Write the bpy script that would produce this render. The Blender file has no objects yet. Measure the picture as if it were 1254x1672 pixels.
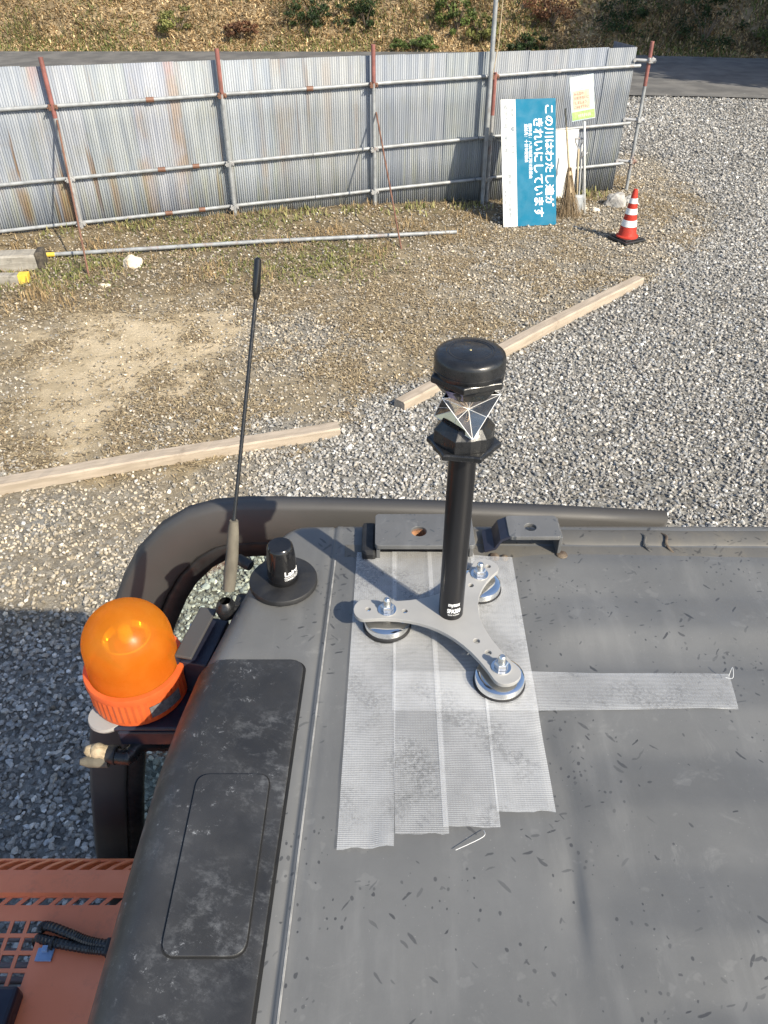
import bpy, bmesh, math, random
import numpy as np
from mathutils import Vector, Matrix, noise

random.seed(7); rng = np.random.default_rng(7)
SC = bpy.context.scene
COL = SC.collection
R = math.radians

# ------------------------------------------------------------------ camera
CAM_H, PITCH, FPX, CX, CY = 3.65, R(38.2), 1256.0, 627.0, 836.0
cam_d = bpy.data.cameras.new('camera')
cam_d.sensor_fit = 'VERTICAL'; cam_d.sensor_height = 36.0
cam_d.lens = 36.0 * FPX / 1672.0
cam_d.clip_start = 0.02; cam_d.clip_end = 1500
cam = bpy.data.objects.new('camera', cam_d); COL.objects.link(cam)
cam.location = (0, 0, CAM_H); cam.rotation_euler = (R(90) - PITCH, 0, 0)
SC.camera = cam

# ------------------------------------------------------------------ light
SUN_EL = R(38.5); SUN_DIR = Vector((0.705, -0.71))          # towards the sun, on the ground
SUN_AZ = math.atan2(SUN_DIR.x, SUN_DIR.y)                   # from +Y, clockwise
w = bpy.data.worlds.new('World'); SC.world = w; w.use_nodes = True
nt = w.node_tree; bg = nt.nodes['Background']
sky = nt.nodes.new('ShaderNodeTexSky'); sky.sky_type = 'NISHITA'; sky.sun_disc = False
sky.sun_elevation = SUN_EL; sky.sun_rotation = SUN_AZ; sky.air_density = 1.0; sky.dust_density = 1.0
nt.links.new(sky.outputs[0], bg.inputs[0]); bg.inputs[1].default_value = 0.13
sl = bpy.data.lights.new('sun', 'SUN'); sl.energy = 4.6; sl.angle = R(0.53); sl.color = (1.0, 0.905, 0.735)
so = bpy.data.objects.new('sun', sl); COL.objects.link(so)
sd = Vector((SUN_DIR.x * math.cos(SUN_EL), SUN_DIR.y * math.cos(SUN_EL), math.sin(SUN_EL)))
so.rotation_euler = sd.to_track_quat('Z', 'Y').to_euler(); so.location = (8, -8, 14)
SC.view_settings.view_transform = 'Standard'; SC.view_settings.look = 'None'
SC.view_settings.exposure = 0.80; SC.view_settings.gamma = 1.0
SC.cycles.use_denoising = True
SC.cycles.max_bounces = 10; SC.cycles.transparent_max_bounces = 24

# ------------------------------------------------------------------ measuring: a photo pixel on a known plane
_c, _s = math.cos(PITCH), math.sin(PITCH)
def _ray(px, py):
    u, v = (px - CX) / FPX, (py - CY) / FPX
    return Vector((u, _c - v * _s, -_s - v * _c))
def on_z(px, py, z=0.0):
    r = _ray(px, py); t = (z - CAM_H) / r.z
    return Vector((0, 0, CAM_H)) + r * t
def on_y(px, py, y):
    r = _ray(px, py); t = y / r.y
    return Vector((0, 0, CAM_H)) + r * t

# ------------------------------------------------------------------ objects
LOC = {}
def tag(o, label=None, cat=None, group=None, kind=None):
    if label: o['label'] = label
    if cat: o['category'] = cat
    if group: o['group'] = group
    if kind: o['kind'] = kind
    return o
def thing(name, loc, label, cat, group=None):
    o = bpy.data.objects.new(name, None); COL.objects.link(o); o.location = loc
    o.empty_display_size = 0.1
    LOC[o.name] = Vector(loc); return tag(o, label, cat, group)
def link(name, me, mats, parent=None):
    o = bpy.data.objects.new(name, me); COL.objects.link(o)
    for m in (mats if isinstance(mats, (list, tuple)) else [mats]): me.materials.append(m)
    if parent is not None:
        o.parent = parent; L = LOC[parent.name]
        me.transform(Matrix.Translation(-L)); LOC[o.name] = L
    else: LOC[o.name] = Vector((0, 0, 0))
    return o
def copy_tree(o, parent=None, off=None, rot=None):
    c = o.copy(); COL.objects.link(c)
    if parent is not None: c.parent = parent
    if off is not None: c.location = o.location + Vector(off)
    LOC[c.name] = LOC.get(o.name, Vector()) + (Vector(off) if off is not None else Vector())
    for ch in list(o.children): copy_tree(ch, c)
    return c

class MB:
    def __init__(s): s.v = []; s.f = []; s.m = []; s.sm = []
    def add(s, vs, fs, m=0, smooth=False):
        b = len(s.v); s.v += [tuple(v) for v in vs]
        for f in fs: s.f.append(tuple(i + b for i in f)); s.m.append(m); s.sm.append(smooth)
    def box(s, c, size, rot=None, m=0):
        hx, hy, hz = size[0] / 2, size[1] / 2, size[2] / 2
        vs = [Vector((x, y, z)) for x in (-hx, hx) for y in (-hy, hy) for z in (-hz, hz)]
        if rot is not None: vs = [rot @ v for v in vs]
        c = Vector(c); vs = [v + c for v in vs]
        s.add(vs, [(0, 1, 3, 2), (4, 6, 7, 5), (0, 4, 5, 1), (2, 3, 7, 6), (0, 2, 6, 4), (1, 5, 7, 3)], m)
    def beam(s, a, b, wid, hgt, m=0):
        a, b = Vector(a), Vector(b); d = (b - a); q = Matrix((d.normalized(), Vector((0, 0, 1)).cross(d).normalized(), d.cross(Vector((0, 0, 1)).cross(d)).normalized())).transposed()
        s.box((a + b) / 2, (d.length, wid, hgt), q, m)
    def tube(s, pts, rad, n=12, m=0, cap=True, smooth=True):
        pts = [Vector(p) for p in pts]; rad = rad if isinstance(rad, (list, tuple)) else [rad] * len(pts)
        vs = []; fs = []; N = len(pts)
        t0 = (pts[1] - pts[0]).normalized(); up = Vector((0, 0, 1)) if abs(t0.z) < .9 else Vector((1, 0, 0))
        a = t0.cross(up).normalized()
        for i, p in enumerate(pts):
            t = (pts[min(i + 1, N - 1)] - pts[max(i - 1, 0)]).normalized()
            a = (a - t * a.dot(t)).normalized(); b = t.cross(a)
            for k in range(n):
                an = 2 * math.pi * k / n; vs.append(p + (a * math.cos(an) + b * math.sin(an)) * rad[i])
        for i in range(N - 1):
            for k in range(n):
                k2 = (k + 1) % n; fs.append((i * n + k, i * n + k2, (i + 1) * n + k2, (i + 1) * n + k))
        s.add(vs, fs, m, smooth)
        if cap:
            s.add(vs[:n], [tuple(range(n - 1, -1, -1))], m); s.add(vs[-n:], [tuple(range(n))], m)
    def lathe(s, prof, c, n=40, m=0, axis=None, smooth=True, sharp=None):
        """prof: list of (r, z); a point whose z is repeated with None gives no effect"""
        c = Vector(c); q = Vector((0, 0, 1)).rotation_difference(Vector(axis)) if axis is not None else None
        for i in range(len(prof) - 1):
            (r0, z0), (r1, z1) = prof[i], prof[i + 1]; vs = []; fs = []
            for r, z in ((r0, z0), (r1, z1)):
                for k in range(n):
                    an = 2 * math.pi * k / n; vs.append(Vector((r * math.cos(an), r * math.sin(an), z)))
            if q: vs = [q @ v for v in vs]
            vs = [v + c for v in vs]
            for k in range(n):
                k2 = (k + 1) % n; fs.append((k, k2, n + k2, n + k))
            s.add(vs, fs, m, smooth)
    def prism(s, poly, z0, z1, m=0):
        n = len(poly); vs = [(p[0], p[1], z0) for p in poly] + [(p[0], p[1], z1) for p in poly]
        s.add(vs, [tuple(range(n - 1, -1, -1)), tuple(range(n, 2 * n))] + [(i, (i + 1) % n, n + (i + 1) % n, n + i) for i in range(n)], m)
    def build(s, name, mats, parent=None, bevel=0, seg=2, weld=True, autosmooth=None):
        me = bpy.data.meshes.new(name); me.from_pydata(s.v, [], s.f)
        me.polygons.foreach_set('material_index', s.m); me.polygons.foreach_set('use_smooth', s.sm)
        if weld:
            bm = bmesh.new(); bm.from_mesh(me); bmesh.ops.remove_doubles(bm, verts=bm.verts, dist=1e-5)
            bmesh.ops.dissolve_degenerate(bm, edges=bm.edges, dist=1e-6)
            bmesh.ops.recalc_face_normals(bm, faces=bm.faces)
            for e in bm.edges:
                if len(e.link_faces) == 2 and e.calc_face_angle(0) > R(35): e.smooth = False
            bm.to_mesh(me); bm.free()
        me.update()
        o = link(name, me, mats, parent)
        if bevel:
            b = o.modifiers.new('bevel', 'BEVEL'); b.width = bevel; b.segments = seg; b.limit_method = 'ANGLE'; b.angle_limit = R(35); b.harden_normals = False
        return o
def shape(outline, holes, thick, xf, name, mat, parent, bev=0.0):
    """a flat plate with real holes: outline and holes are 2-D point lists, xf places it (its top at local z = 0)"""
    cu = bpy.data.curves.new(name, 'CURVE'); cu.dimensions = '2D'; cu.fill_mode = 'BOTH'; cu.extrude = thick / 2; cu.bevel_depth = bev
    for pl in [outline] + holes:
        sp = cu.splines.new('POLY'); sp.points.add(len(pl) - 1); sp.use_cyclic_u = True
        for i, p in enumerate(pl): sp.points[i].co = (p[0], p[1], 0, 1)
    o = bpy.data.objects.new('tmp', cu); COL.objects.link(o)
    me = bpy.data.meshes.new_from_object(o.evaluated_get(bpy.context.evaluated_depsgraph_get())); bpy.data.objects.remove(o); bpy.data.curves.remove(cu)
    me.materials.clear(); me.transform(xf @ Matrix.Translation((0, 0, -thick / 2))); me.name = name
    return link(name, me, mat, parent)
def text_mesh(body, bold=0.0):
    cu = bpy.data.curves.new('lettering', 'FONT'); cu.body = body; cu.offset = bold; cu.resolution_u = 3
    o = bpy.data.objects.new('tmp', cu); COL.objects.link(o)
    me = bpy.data.meshes.new_from_object(o.evaluated_get(bpy.context.evaluated_depsgraph_get())); bpy.data.objects.remove(o); bpy.data.curves.remove(cu)
    vs = np.array([v.co[:] for v in me.vertices]); fs = [tuple(p.vertices) for p in me.polygons]; bpy.data.meshes.remove(me)
    vs[:, :2] -= vs[:, :2].min(0); vs[:, :2] /= vs[:, :2].max(0)
    return vs, fs
def circ(c, r, n=20, ph=0): return [(c[0] + r * math.cos(2 * math.pi * k / n + ph), c[1] + r * math.sin(2 * math.pi * k / n + ph)) for k in range(n)]
def rrect(x0, y0, x1, y1, r, n=5):
    P = []
    for cx, cy, a in ((x1 - r, y1 - r, 0), (x0 + r, y1 - r, 90), (x0 + r, y0 + r, 180), (x1 - r, y0 + r, 270)):
        for k in range(n + 1):
            t = R(a + 90 * k / n); P.append((cx + r * math.cos(t), cy + r * math.sin(t)))
    return P
def spline(pts, per=8):
    pts = [Vector(p) for p in pts]; out = []
    for i in range(len(pts) - 1):
        p0, p1, p2, p3 = pts[max(i - 1, 0)], pts[i], pts[i + 1], pts[min(i + 2, len(pts) - 1)]
        for k in range(per):
            t = k / per; out.append(0.5 * ((2 * p1) + (p2 - p0) * t + (2 * p0 - 5 * p1 + 4 * p2 - p3) * t * t + (3 * p1 - p0 - 3 * p2 + p3) * t ** 3))
    out.append(pts[-1]); return out

# ------------------------------------------------------------------ materials
class NT:
    def __init__(s, name):
        s.m = bpy.data.materials.new(name); s.m.use_nodes = True; s.t = s.m.node_tree; s.b = s.t.nodes['Principled BSDF']; s.out = s.t.nodes['Material Output']
        s.tc = s.t.nodes.new('ShaderNodeTexCoord').outputs['Object']
    def n(s, typ, ins=None, **kw):
        x = s.t.nodes.new(typ)
        for k, v in kw.items(): setattr(x, k, v)
        for k, v in (ins or {}).items(): s.put(x.inputs[k], v)
        return x
    def put(s, sock, v):
        if isinstance(v, bpy.types.NodeSocket): s.t.links.new(v, sock)
        elif hasattr(sock, 'default_value'):
            if sock.type == 'RGBA' and len(v) == 3: v = (*v, 1)
            sock.default_value = v
    def mapping(s, scale=(1, 1, 1), rot=(0, 0, 0), src=None):
        return s.n('ShaderNodeMapping', {'Vector': src or s.tc, 'Scale': scale, 'Rotation': rot}).outputs[0]
    def noise(s, scale, detail=4, rough=.55, src=None, dist=0):
        return s.n('ShaderNodeTexNoise', {'Vector': src or s.tc, 'Scale': scale, 'Detail': detail, 'Roughness': rough, 'Distortion': dist}).outputs[0]
    def ramp(s, x, a, b, lo=0., hi=1.):
        return s.n('ShaderNodeMapRange', {0: x, 1: a, 2: b, 3: lo, 4: hi}, interpolation_type='SMOOTHSTEP').outputs[0]
    def mix(s, f, a, b, mode='MIX'):
        x = s.t.nodes.new('ShaderNodeMix'); x.data_type = 'RGBA'; x.blend_type = mode; x.clamp_factor = True
        s.put(x.inputs[0], f); s.put(x.inputs[6], a); s.put(x.inputs[7], b); return x.outputs[2]
    def math(s, op, a, b=0.0):
        return s.n('ShaderNodeMath', {0: a, 1: b}, operation=op).outputs[0]
    def bump(s, h, strength=.3, dist=.002):
        s.put(s.b.inputs['Normal'], s.n('ShaderNodeBump', {'Height': h, 'Strength': strength, 'Distance': dist}).outputs[0])
    def set(s, **kw):
        for k, v in kw.items(): s.put(s.b.inputs[k.replace('_', ' ')], v)
        return s
def mat(name, c1, c2=None, scale=20, rough=.5, metal=0., bump=0., bscale=60, spec=None, lo=.35, hi=.65, rvar=.12, grime=0):
    N = NT(name); x = N.noise(scale)
    cc = N.mix(N.ramp(x, lo, hi), c1, c2 or tuple(c * 1.25 for c in c1))
    if grime: cc = N.mix(N.math('MULTIPLY', N.ramp(N.noise(13, 8, .75), .52, .78), grime), cc, (.10, .075, .06))
    N.set(Base_Color=cc, Metallic=metal)
    N.set(Roughness=N.ramp(N.noise(scale * 2.3), .3, .7, max(rough - rvar, .02), min(rough + rvar, 1)))
    if spec is not None: N.set(Specular_IOR_Level=spec)
    if bump: N.bump(N.noise(bscale), bump)
    return N.m
def attr_mat(name, attr='tone', rough=.85, mul=1.0, bump=0, bscale=120, trans=0):
    N = NT(name); a = N.n('ShaderNodeAttribute', attribute_name=attr).outputs[0]
    v = N.ramp(N.noise(bscale * .6), .2, .8, .8, 1.15)
    N.set(Base_Color=N.mix(1.0, a, N.n('ShaderNodeCombineColor', {0: v, 1: v, 2: v}).outputs[0], 'MULTIPLY'), Roughness=rough)
    if bump: N.bump(N.noise(bscale), bump, .004)
    if trans:
        tl = N.n('ShaderNodeBsdfTranslucent', {0: a}); mx = N.n('ShaderNodeMixShader', {0: trans, 1: N.b.outputs[0], 2: tl.outputs[0]})
        N.t.links.new(mx.outputs[0], N.out.inputs[0])
    return N.m

def m_roof(name, base, speck, dust, amt=1.0, rough=.42):
    """weathered grey paint: cloudy dust, elongated dark rub marks lying in several directions, fine scratches"""
    N = NT(name); c = N.mix(N.ramp(N.noise(3.2, 7, .62), .3, .7), tuple(b * .90 for b in base), tuple(b * 1.22 for b in base))
    run = N.ramp(N.noise(1.0, 5, .6, src=N.mapping((26, 5, 1))), .50, .75); c = N.mix(N.math('MULTIPLY', run, .22), c, dust)
    spot = N.ramp(N.noise(34, 3, .5), .66, .70); c = N.mix(N.math('MULTIPLY', spot, .16), c, dust)
    mask = None
    for i, (ang, sx, sy, sc, th, dens) in enumerate(((38, 1, .22, 120, .20, .10), (-42, 1, .26, 105, .20, .08), (8, 1, .8, 150, .24, .09), (75, 1, .28, 190, .26, .08), (50, 1, .2, 62, .10, .05))):
        v = N.mapping((sx, sy, 1), src=N.mapping((1, 1, 1), (0, 0, R(ang))))
        wv = N.n('ShaderNodeVectorMath', {0: v, 1: N.n('ShaderNodeVectorMath', {0: N.n('ShaderNodeTexNoise', {'Vector': N.tc, 'Scale': 60.0}).outputs[1], 'Scale': .006}, operation='SCALE').outputs[0]}, operation='ADD').outputs[0]
        vo = N.n('ShaderNodeTexVoronoi', {'Vector': wv, 'Scale': float(sc)}, voronoi_dimensions='2D')
        rnd = N.n('ShaderNodeSeparateColor', {0: vo.outputs['Color']})
        pick = N.math('LESS_THAN', rnd.outputs[0], N.math('MULTIPLY', N.ramp(N.noise(6.5 + i), .46, .68), dens * 3.0 * amt))
        siz = N.math('MULTIPLY', N.math('ADD', rnd.outputs[1], .35), th)
        d = N.math('MULTIPLY', N.ramp(vo.outputs['Distance'], siz, N.math('MULTIPLY', siz, .72)), pick)
        d = N.math('MULTIPLY', d, N.math('ADD', N.math('MULTIPLY', rnd.outputs[2], .65), .35))
        mask = d if mask is None else N.math('MAXIMUM', mask, d)
    c = N.mix(mask, c, speck)
    sp = N.ramp(N.noise(260, 2), .70, .78); c = N.mix(N.math('MULTIPLY', sp, .5), c, dust)
    sc = N.ramp(N.noise(11, 8, .78, dist=1.2), .56, .74); c = N.mix(N.math('MULTIPLY', sc, .40), c, dust)
    N.set(Base_Color=c, Roughness=N.math('ADD', N.ramp(N.noise(14), .3, .7, rough - .08, rough + .12), N.math('MULTIPLY', mask, -.08)))
    N.bump(N.noise(420, 2), .05, .001)
    return N.m
def m_panel():
    """black moulded plastic, chalky white scuffs"""
    N = NT('black scuffed plastic'); c = N.mix(N.ramp(N.noise(9), .3, .7), (.018, .018, .0185), (.030, .030, .031))
    v = N.mapping((1, .62, 1), src=N.mapping((1, 1, 1), (0, 0, R(-70))))
    s1 = N.math('MULTIPLY', N.ramp(N.noise(52, 9, .78, src=v, dist=.2), .48, .70), N.ramp(N.noise(7), .36, .58))
    s2 = N.math('MULTIPLY', N.ramp(N.noise(85, 10, .85, dist=.3), .56, .66), N.ramp(N.noise(13), .46, .62))
    s3 = N.ramp(N.noise(600, 2), .74, .82)
    f = N.math('MAXIMUM', N.math('MULTIPLY', s1, .26), N.math('MAXIMUM', N.math('MULTIPLY', s2, .70), N.math('MULTIPLY', s3, .4)))
    c = N.mix(N.math('MULTIPLY', N.ramp(N.noise(4.5, 6), .4, .75), .12), c, (.13, .135, .14))
    N.set(Base_Color=N.mix(f, c, (.30, .31, .32)), Roughness=N.ramp(N.noise(30), .3, .7, .40, .58)); N.bump(N.noise(700, 2), .12, .0008)
    return N.m
def m_tape():
    """translucent glass-fibre tape with fine ribs across the strip"""
    N = NT('ribbed translucent tape')
    wv = N.n('ShaderNodeTexWave', {'Vector': N.tc, 'Scale': 135.0, 'Distortion': .25, 'Detail': 1.0}, wave_type='BANDS', bands_direction='Y').outputs[1]
    wx = N.n('ShaderNodeTexWave', {'Vector': N.tc, 'Scale': 100.0, 'Distortion': .3}, wave_type='BANDS', bands_direction='X').outputs[1]
    h = N.math('ADD', N.math('MULTIPLY', wv, .9), N.math('MULTIPLY', wx, .15))
    bl = N.math('MULTIPLY', N.ramp(N.noise(17, 5, .6), .46, .66), N.ramp(N.noise(210, 4, .7), .38, .62))      # spots where the glue grips
    op = N.math('SUBTRACT', N.math('ADD', N.ramp(h, .1, 1.0, .23, .41), N.ramp(N.noise(9, 5, .6), .3, .7, -.08, .10)), N.math('MULTIPLY', bl, .15))
    N.set(Base_Color=(.66, .67, .68), Roughness=.36, Specular_IOR_Level=.6); N.bump(N.math('ADD', h, N.math('MULTIPLY', N.noise(40, 3), 3.0)), .3, .0006)
    tr = N.n('ShaderNodeBsdfTransparent'); mx = N.n('ShaderNodeMixShader', {0: op, 1: tr.outputs[0], 2: N.b.outputs[0]})
    N.t.links.new(mx.outputs[0], N.out.inputs[0]); return N.m
def m_sheet():
    N = NT('weathered galvanised sheet')
    oi = N.n('ShaderNodeAttribute', attribute_name='tone').outputs[0]
    st = N.mapping((1, 1, .05)); sx = N.mapping((7, 7, .35))
    c = N.mix(N.ramp(N.noise(1.8, 5, src=sx), .3, .7), (.185, .205, .235), (.275, .29, .305))
    c = N.mix(N.math('MULTIPLY', N.ramp(N.noise(14, 4, src=st), .52, .74), .30), c, (.13, .14, .16))
    zz = N.n('ShaderNodeSeparateXYZ', {0: N.tc}).outputs
    rmask = N.math('MULTIPLY', N.ramp(N.noise(3.6, 3, src=st), .54, .66), N.math('MULTIPLY', N.ramp(N.noise(1.1, 4), .42, .60), N.ramp(zz[0], -6.5, 0.9, 1.0, .12)))
    c = N.mix(N.math('MULTIPLY', rmask, .9), c, (.20, .115, .035))
    thin = N.math('MULTIPLY', N.ramp(N.noise(9, 2, src=st), .63, .70), N.math('MULTIPLY', N.ramp(N.noise(.8, 3), .40, .55), N.ramp(zz[0], -6.5, 1.5, .9, .15))); c = N.mix(thin, c, (.13, .065, .018))
    stain = N.math('MULTIPLY', N.ramp(N.noise(5, 6, .7, src=N.mapping((1, 1, .5))), .48, .72), .35); c = N.mix(stain, c, (.20, .20, .16))
    moss = N.math('MULTIPLY', N.ramp(zz[2], .1, 1.5, 1, 0), N.ramp(N.noise(2.2, 5, src=sx), .5, .68)); c = N.mix(N.math('MULTIPLY', moss, .30), c, (.28, .28, .12))
    red = N.math('MULTIPLY', N.ramp(zz[2], 1.55, 2.05), N.ramp(N.noise(2.6, 4, src=N.mapping((1, 1, .3))), .58, .7)); c = N.mix(N.math('MULTIPLY', red, .4), c, (.25, .13, .105))
    c = N.mix(1.0, c, oi, 'MULTIPLY')
    N.set(Base_Color=c, Metallic=.0, Roughness=.55, Specular_IOR_Level=.4); return N.m
def m_pipe(name, c, rustc=(.20, .09, .05), amt=.5, metal=.5):
    N = NT(name); v = N.mapping((1, 1, .4))
    col = N.mix(N.ramp(N.noise(9, 5), .35, .65), c, tuple(x * .72 for x in c))
    r = N.math('MULTIPLY', N.ramp(N.noise(6.5, 7, .7, src=v), .55, .66), amt); N.set(Base_Color=N.mix(r, col, rustc), Metallic=N.math('SUBTRACT', metal, N.math('MULTIPLY', r, metal)), Roughness=.5); return N.m
def m_wood(name, a, b, dark=(.10, .08, .06), long=(.12, 1, 1)):
    N = NT(name); v = N.mapping(long)
    c = N.mix(N.ramp(N.noise(26, 6, .6, src=v), .3, .7), a, b)
    c = N.mix(N.math('MULTIPLY', N.ramp(N.noise(5, 6, .7), .58, .75), .6), c, dark)
    N.set(Base_Color=c, Roughness=.85); N.bump(N.noise(40, 5, src=v), .4, .004); return N.m
def m_ground():
    N = NT('ground gravel dirt and asphalt'); z = N.n('ShaderNodeSeparateColor', {0: N.n('ShaderNodeAttribute', attribute_name='zone').outputs[0]}).outputs
    vo = N.n('ShaderNodeTexVoronoi', {'Vector': N.tc, 'Scale': 30.0}); g = N.n('ShaderNodeSeparateColor', {0: vo.outputs['Color']}).outputs[0]
    grav = N.mix(g, (.115, .11, .098), (.29, .28, .255))
    tan = N.mix(N.ramp(N.noise(6, 7, .7), .3, .7), (.15, .115, .065), (.36, .285, .175))
    dirt = N.mix(N.ramp(N.noise(3, 7, .7), .3, .7), (.37, .295, .185), (.54, .445, .305))
    soil = N.mix(N.ramp(N.noise(4, 7, .7), .3, .7), (.07, .052, .028), (.19, .145, .078))
    c = N.mix(z[0], tan, grav); c = N.mix(z[1], c, dirt); c = N.mix(z[2], c, soil)
    sp = N.ramp(N.noise(90, 3, .7), .3, .7, .78, 1.2); c = N.mix(1.0, c, N.n('ShaderNodeCombineColor', {0: sp, 1: sp, 2: sp}).outputs[0], 'MULTIPLY')
    N.set(Base_Color=c, Roughness=.95); N.bump(N.math('ADD', N.noise(55, 6, .75), N.noise(8, 3)), .7, .03); return N.m

ROOF_C = (.104, .105, .104)
M = dict(
    roof=m_roof('grey roof paint', ROOF_C, (.045, .046, .048), (.22, .22, .215)),
    flange=m_roof('scuffed edge paint', (.092, .088, .080), (.045, .043, .04), (.20, .17, .12), 1.4, .6),
    bare=m_roof('worn bracket paint', (.098, .099, .100), (.055, .06, .066), (.25, .25, .25), 1.7),
    panel=m_panel(), tape=m_tape(), sheet=m_sheet(), ground=m_ground(),
    gap=mat('black gap', (.006, .006, .006), rough=.7),
    seam=mat('pale seam sealant', (.17, .17, .165), (.27, .265, .255), 60, .7),
    door=mat('dark brown grey paint', (.050, .048, .047), (.058, .056, .055), 4, .55, rvar=.06),
    rubber=mat('black rubber', (.010, .010, .011), (.018, .018, .019), 30, .55),
    bplast=mat('black plastic', (.009, .0095, .0105), (.015, .0155, .017), 60, .33, bump=.05, bscale=900),
    gloss=mat('glossy black plastic', (.008, .008, .009), (.012, .012, .013), 30, .16, rvar=.05),
    blackmetal=mat('satin black anodised metal', (.050, .050, .053), (.054, .054, .057), 5, .30, metal=.85, rvar=.0),
    steel=mat('brushed stainless plate', (.29, .287, .28), (.325, .32, .31), 14, .55, metal=.1, rvar=.05),
    chrome=mat('chrome', (.78, .78, .77), (.86, .86, .85), 20, .09, metal=1, rvar=.05),
    zinc=mat('zinc bolt', (.62, .62, .60), (.75, .74, .72), 90, .26, metal=.95),
    rust=mat('rust', (.16, .07, .03), (.30, .15, .075), 70, .85, bump=.4, bscale=200),
    weld=mat('dark rusty weld', (.06, .04, .028), (.13, .10, .07), 90, .8, bump=.4, bscale=220),
    orange=mat('orange paint', (.80, .225, .10), (.88, .27, .135), 5, .42, rvar=.08, grime=.35),
    white=mat('white paint', (.54, .54, .525), (.62, .62, .60), 8, .6),
    letter=mat('white print', (.80, .80, .80), (.84, .84, .84), 8, .6),
    blue=mat('blue sign board', (.002, .125, .215), (.003, .135, .235), 3, .6, spec=.2),
    greyink=mat('faded grey ink', (.16, .19, .22), (.24, .27, .30), 30, .7),
    navy=mat('navy black bracket paint', (.012, .014, .026), (.018, .020, .036), 20, .4),
    conered=mat('red cone plastic', (.36, .030, .018), (.43, .042, .026), 9, .6, spec=.25, grime=.45),
    coneband=mat('white reflective band', (.66, .66, .65), (.76, .76, .75), 20, .5, grime=.4),
    galv=m_pipe('galvanised pipe', (.32, .335, .345), amt=.40, metal=.15), redpost=m_pipe('faded red post paint', (.27, .105, .09), (.13, .06, .045), .6, .0),
    rustpipe=m_pipe('rusty bar', (.20, .10, .065), (.10, .05, .035), .8, .1), rustgalv=m_pipe('rusting post', (.40, .40, .40), (.21, .10, .06), .85, .3),
    timber=m_wood('weathered pale timber', (.29, .24, .185), (.40, .335, .265), (.17, .135, .10)),
    log=m_wood('grey weathered sleeper', (.22, .20, .17), (.33, .31, .27), (.05, .045, .035)),
    logend=mat('dark rotten wood', (.035, .03, .025), (.09, .075, .055), 20, .9, bump=.6),
    yellow=mat('yellow paint', (.62, .43, .045), (.70, .52, .08), 9, .6),
    bamboo=m_wood('bamboo', (.38, .30, .19), (.52, .43, .29), long=(1, 1, .1)),
    twig=mat('dry twigs', (.20, .145, .085), (.36, .27, .17), 40, .9),
    wrap=m_wood('grey brown cracked rubber sleeve', (.07, .062, .048), (.145, .13, .10), (.02, .018, .014), long=(1, 1, .4)),
    rock=mat('grey rock', (.22, .21, .20), (.38, .37, .35), 9, .9, bump=.6, bscale=30), palerock=mat('pale tan rock', (.50, .43, .33), (.62, .55, .45), 9, .9, bump=.5, bscale=30),
    asphalt=mat('asphalt', (.085, .083, .080), (.135, .13, .122), 1.5, .9, bump=.4, bscale=180),
    soil=mat('hill soil', (.12, .09, .052), (.26, .20, .12), 2, .95, bump=.5, bscale=14),
    bark=m_wood('bark', (.12, .09, .065), (.20, .16, .12), long=(1, 1, .2)),
    stone=attr_mat('crushed stone', rough=.8, bump=.3, bscale=160), leafy=attr_mat('leaf', rough=.7, trans=.3), straw=attr_mat('dry straw', rough=.9, trans=.15),
    pgreen=mat('poster green', (.27, .40, .11), (.36, .48, .18), 30, .7), psky=mat('poster sky', (.36, .46, .52), (.52, .55, .50), 14, .7), pcream=mat('poster cream', (.52, .40, .28), (.58, .47, .36), 20, .7), pink=mat('poster ink', (.24, .09, .07), (.28, .12, .09), 30, .7),
    bluetape=mat('blue plastic clip', (.17, .27, .45), (.22, .33, .52), 30, .35), frayed=mat('frayed beige tape', (.27, .21, .13), (.42, .34, .23), 120, .9, bump=.6, bscale=300),
    inner=mat('dark interior', (.02, .02, .021), (.035, .033, .032), 10, .8), gold=mat('gilt glass edge', (.60, .46, .20), (.75, .62, .32), 30, .25, metal=.8),
    mirror=mat('silvered glass', (.44, .37, .295), (.54, .46, .37), 40, .10, metal=1, rvar=.03), edge=mat('white glass edge and drawn reflection', (.80, .80, .80), (.86, .86, .86), 30, .5),
    sticker=mat('grey maker sticker', (.10, .10, .105), (.17, .17, .175), 200, .5), purple=mat('dull violet sticker', (.11, .10, .19), (.17, .16, .26), 160, .4),
)
def m_glass(name, tint, amt=.9, gl=.04, film=0):
    N = NT(name); tr = N.n('ShaderNodeBsdfTransparent', {0: tint}); gs = N.n('ShaderNodeBsdfGlossy', {0: (1, 1, 1), 1: gl})
    fr = N.n('ShaderNodeLayerWeight', {0: .5}); mx = N.n('ShaderNodeMixShader', {0: N.math('ADD', N.math('MULTIPLY', N.math('POWER', fr.outputs[1], 5.0), .9), .05), 1: tr.outputs[0], 2: gs.outputs[0]})
    N.t.links.new(mx.outputs[0], N.out.inputs[0]); return N.m
M['glass'] = m_glass('green tinted glass', (.90, .96, .91)); M['prismglass'] = m_glass('clear optical glass', (.97, .98, .98), gl=.0)
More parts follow.
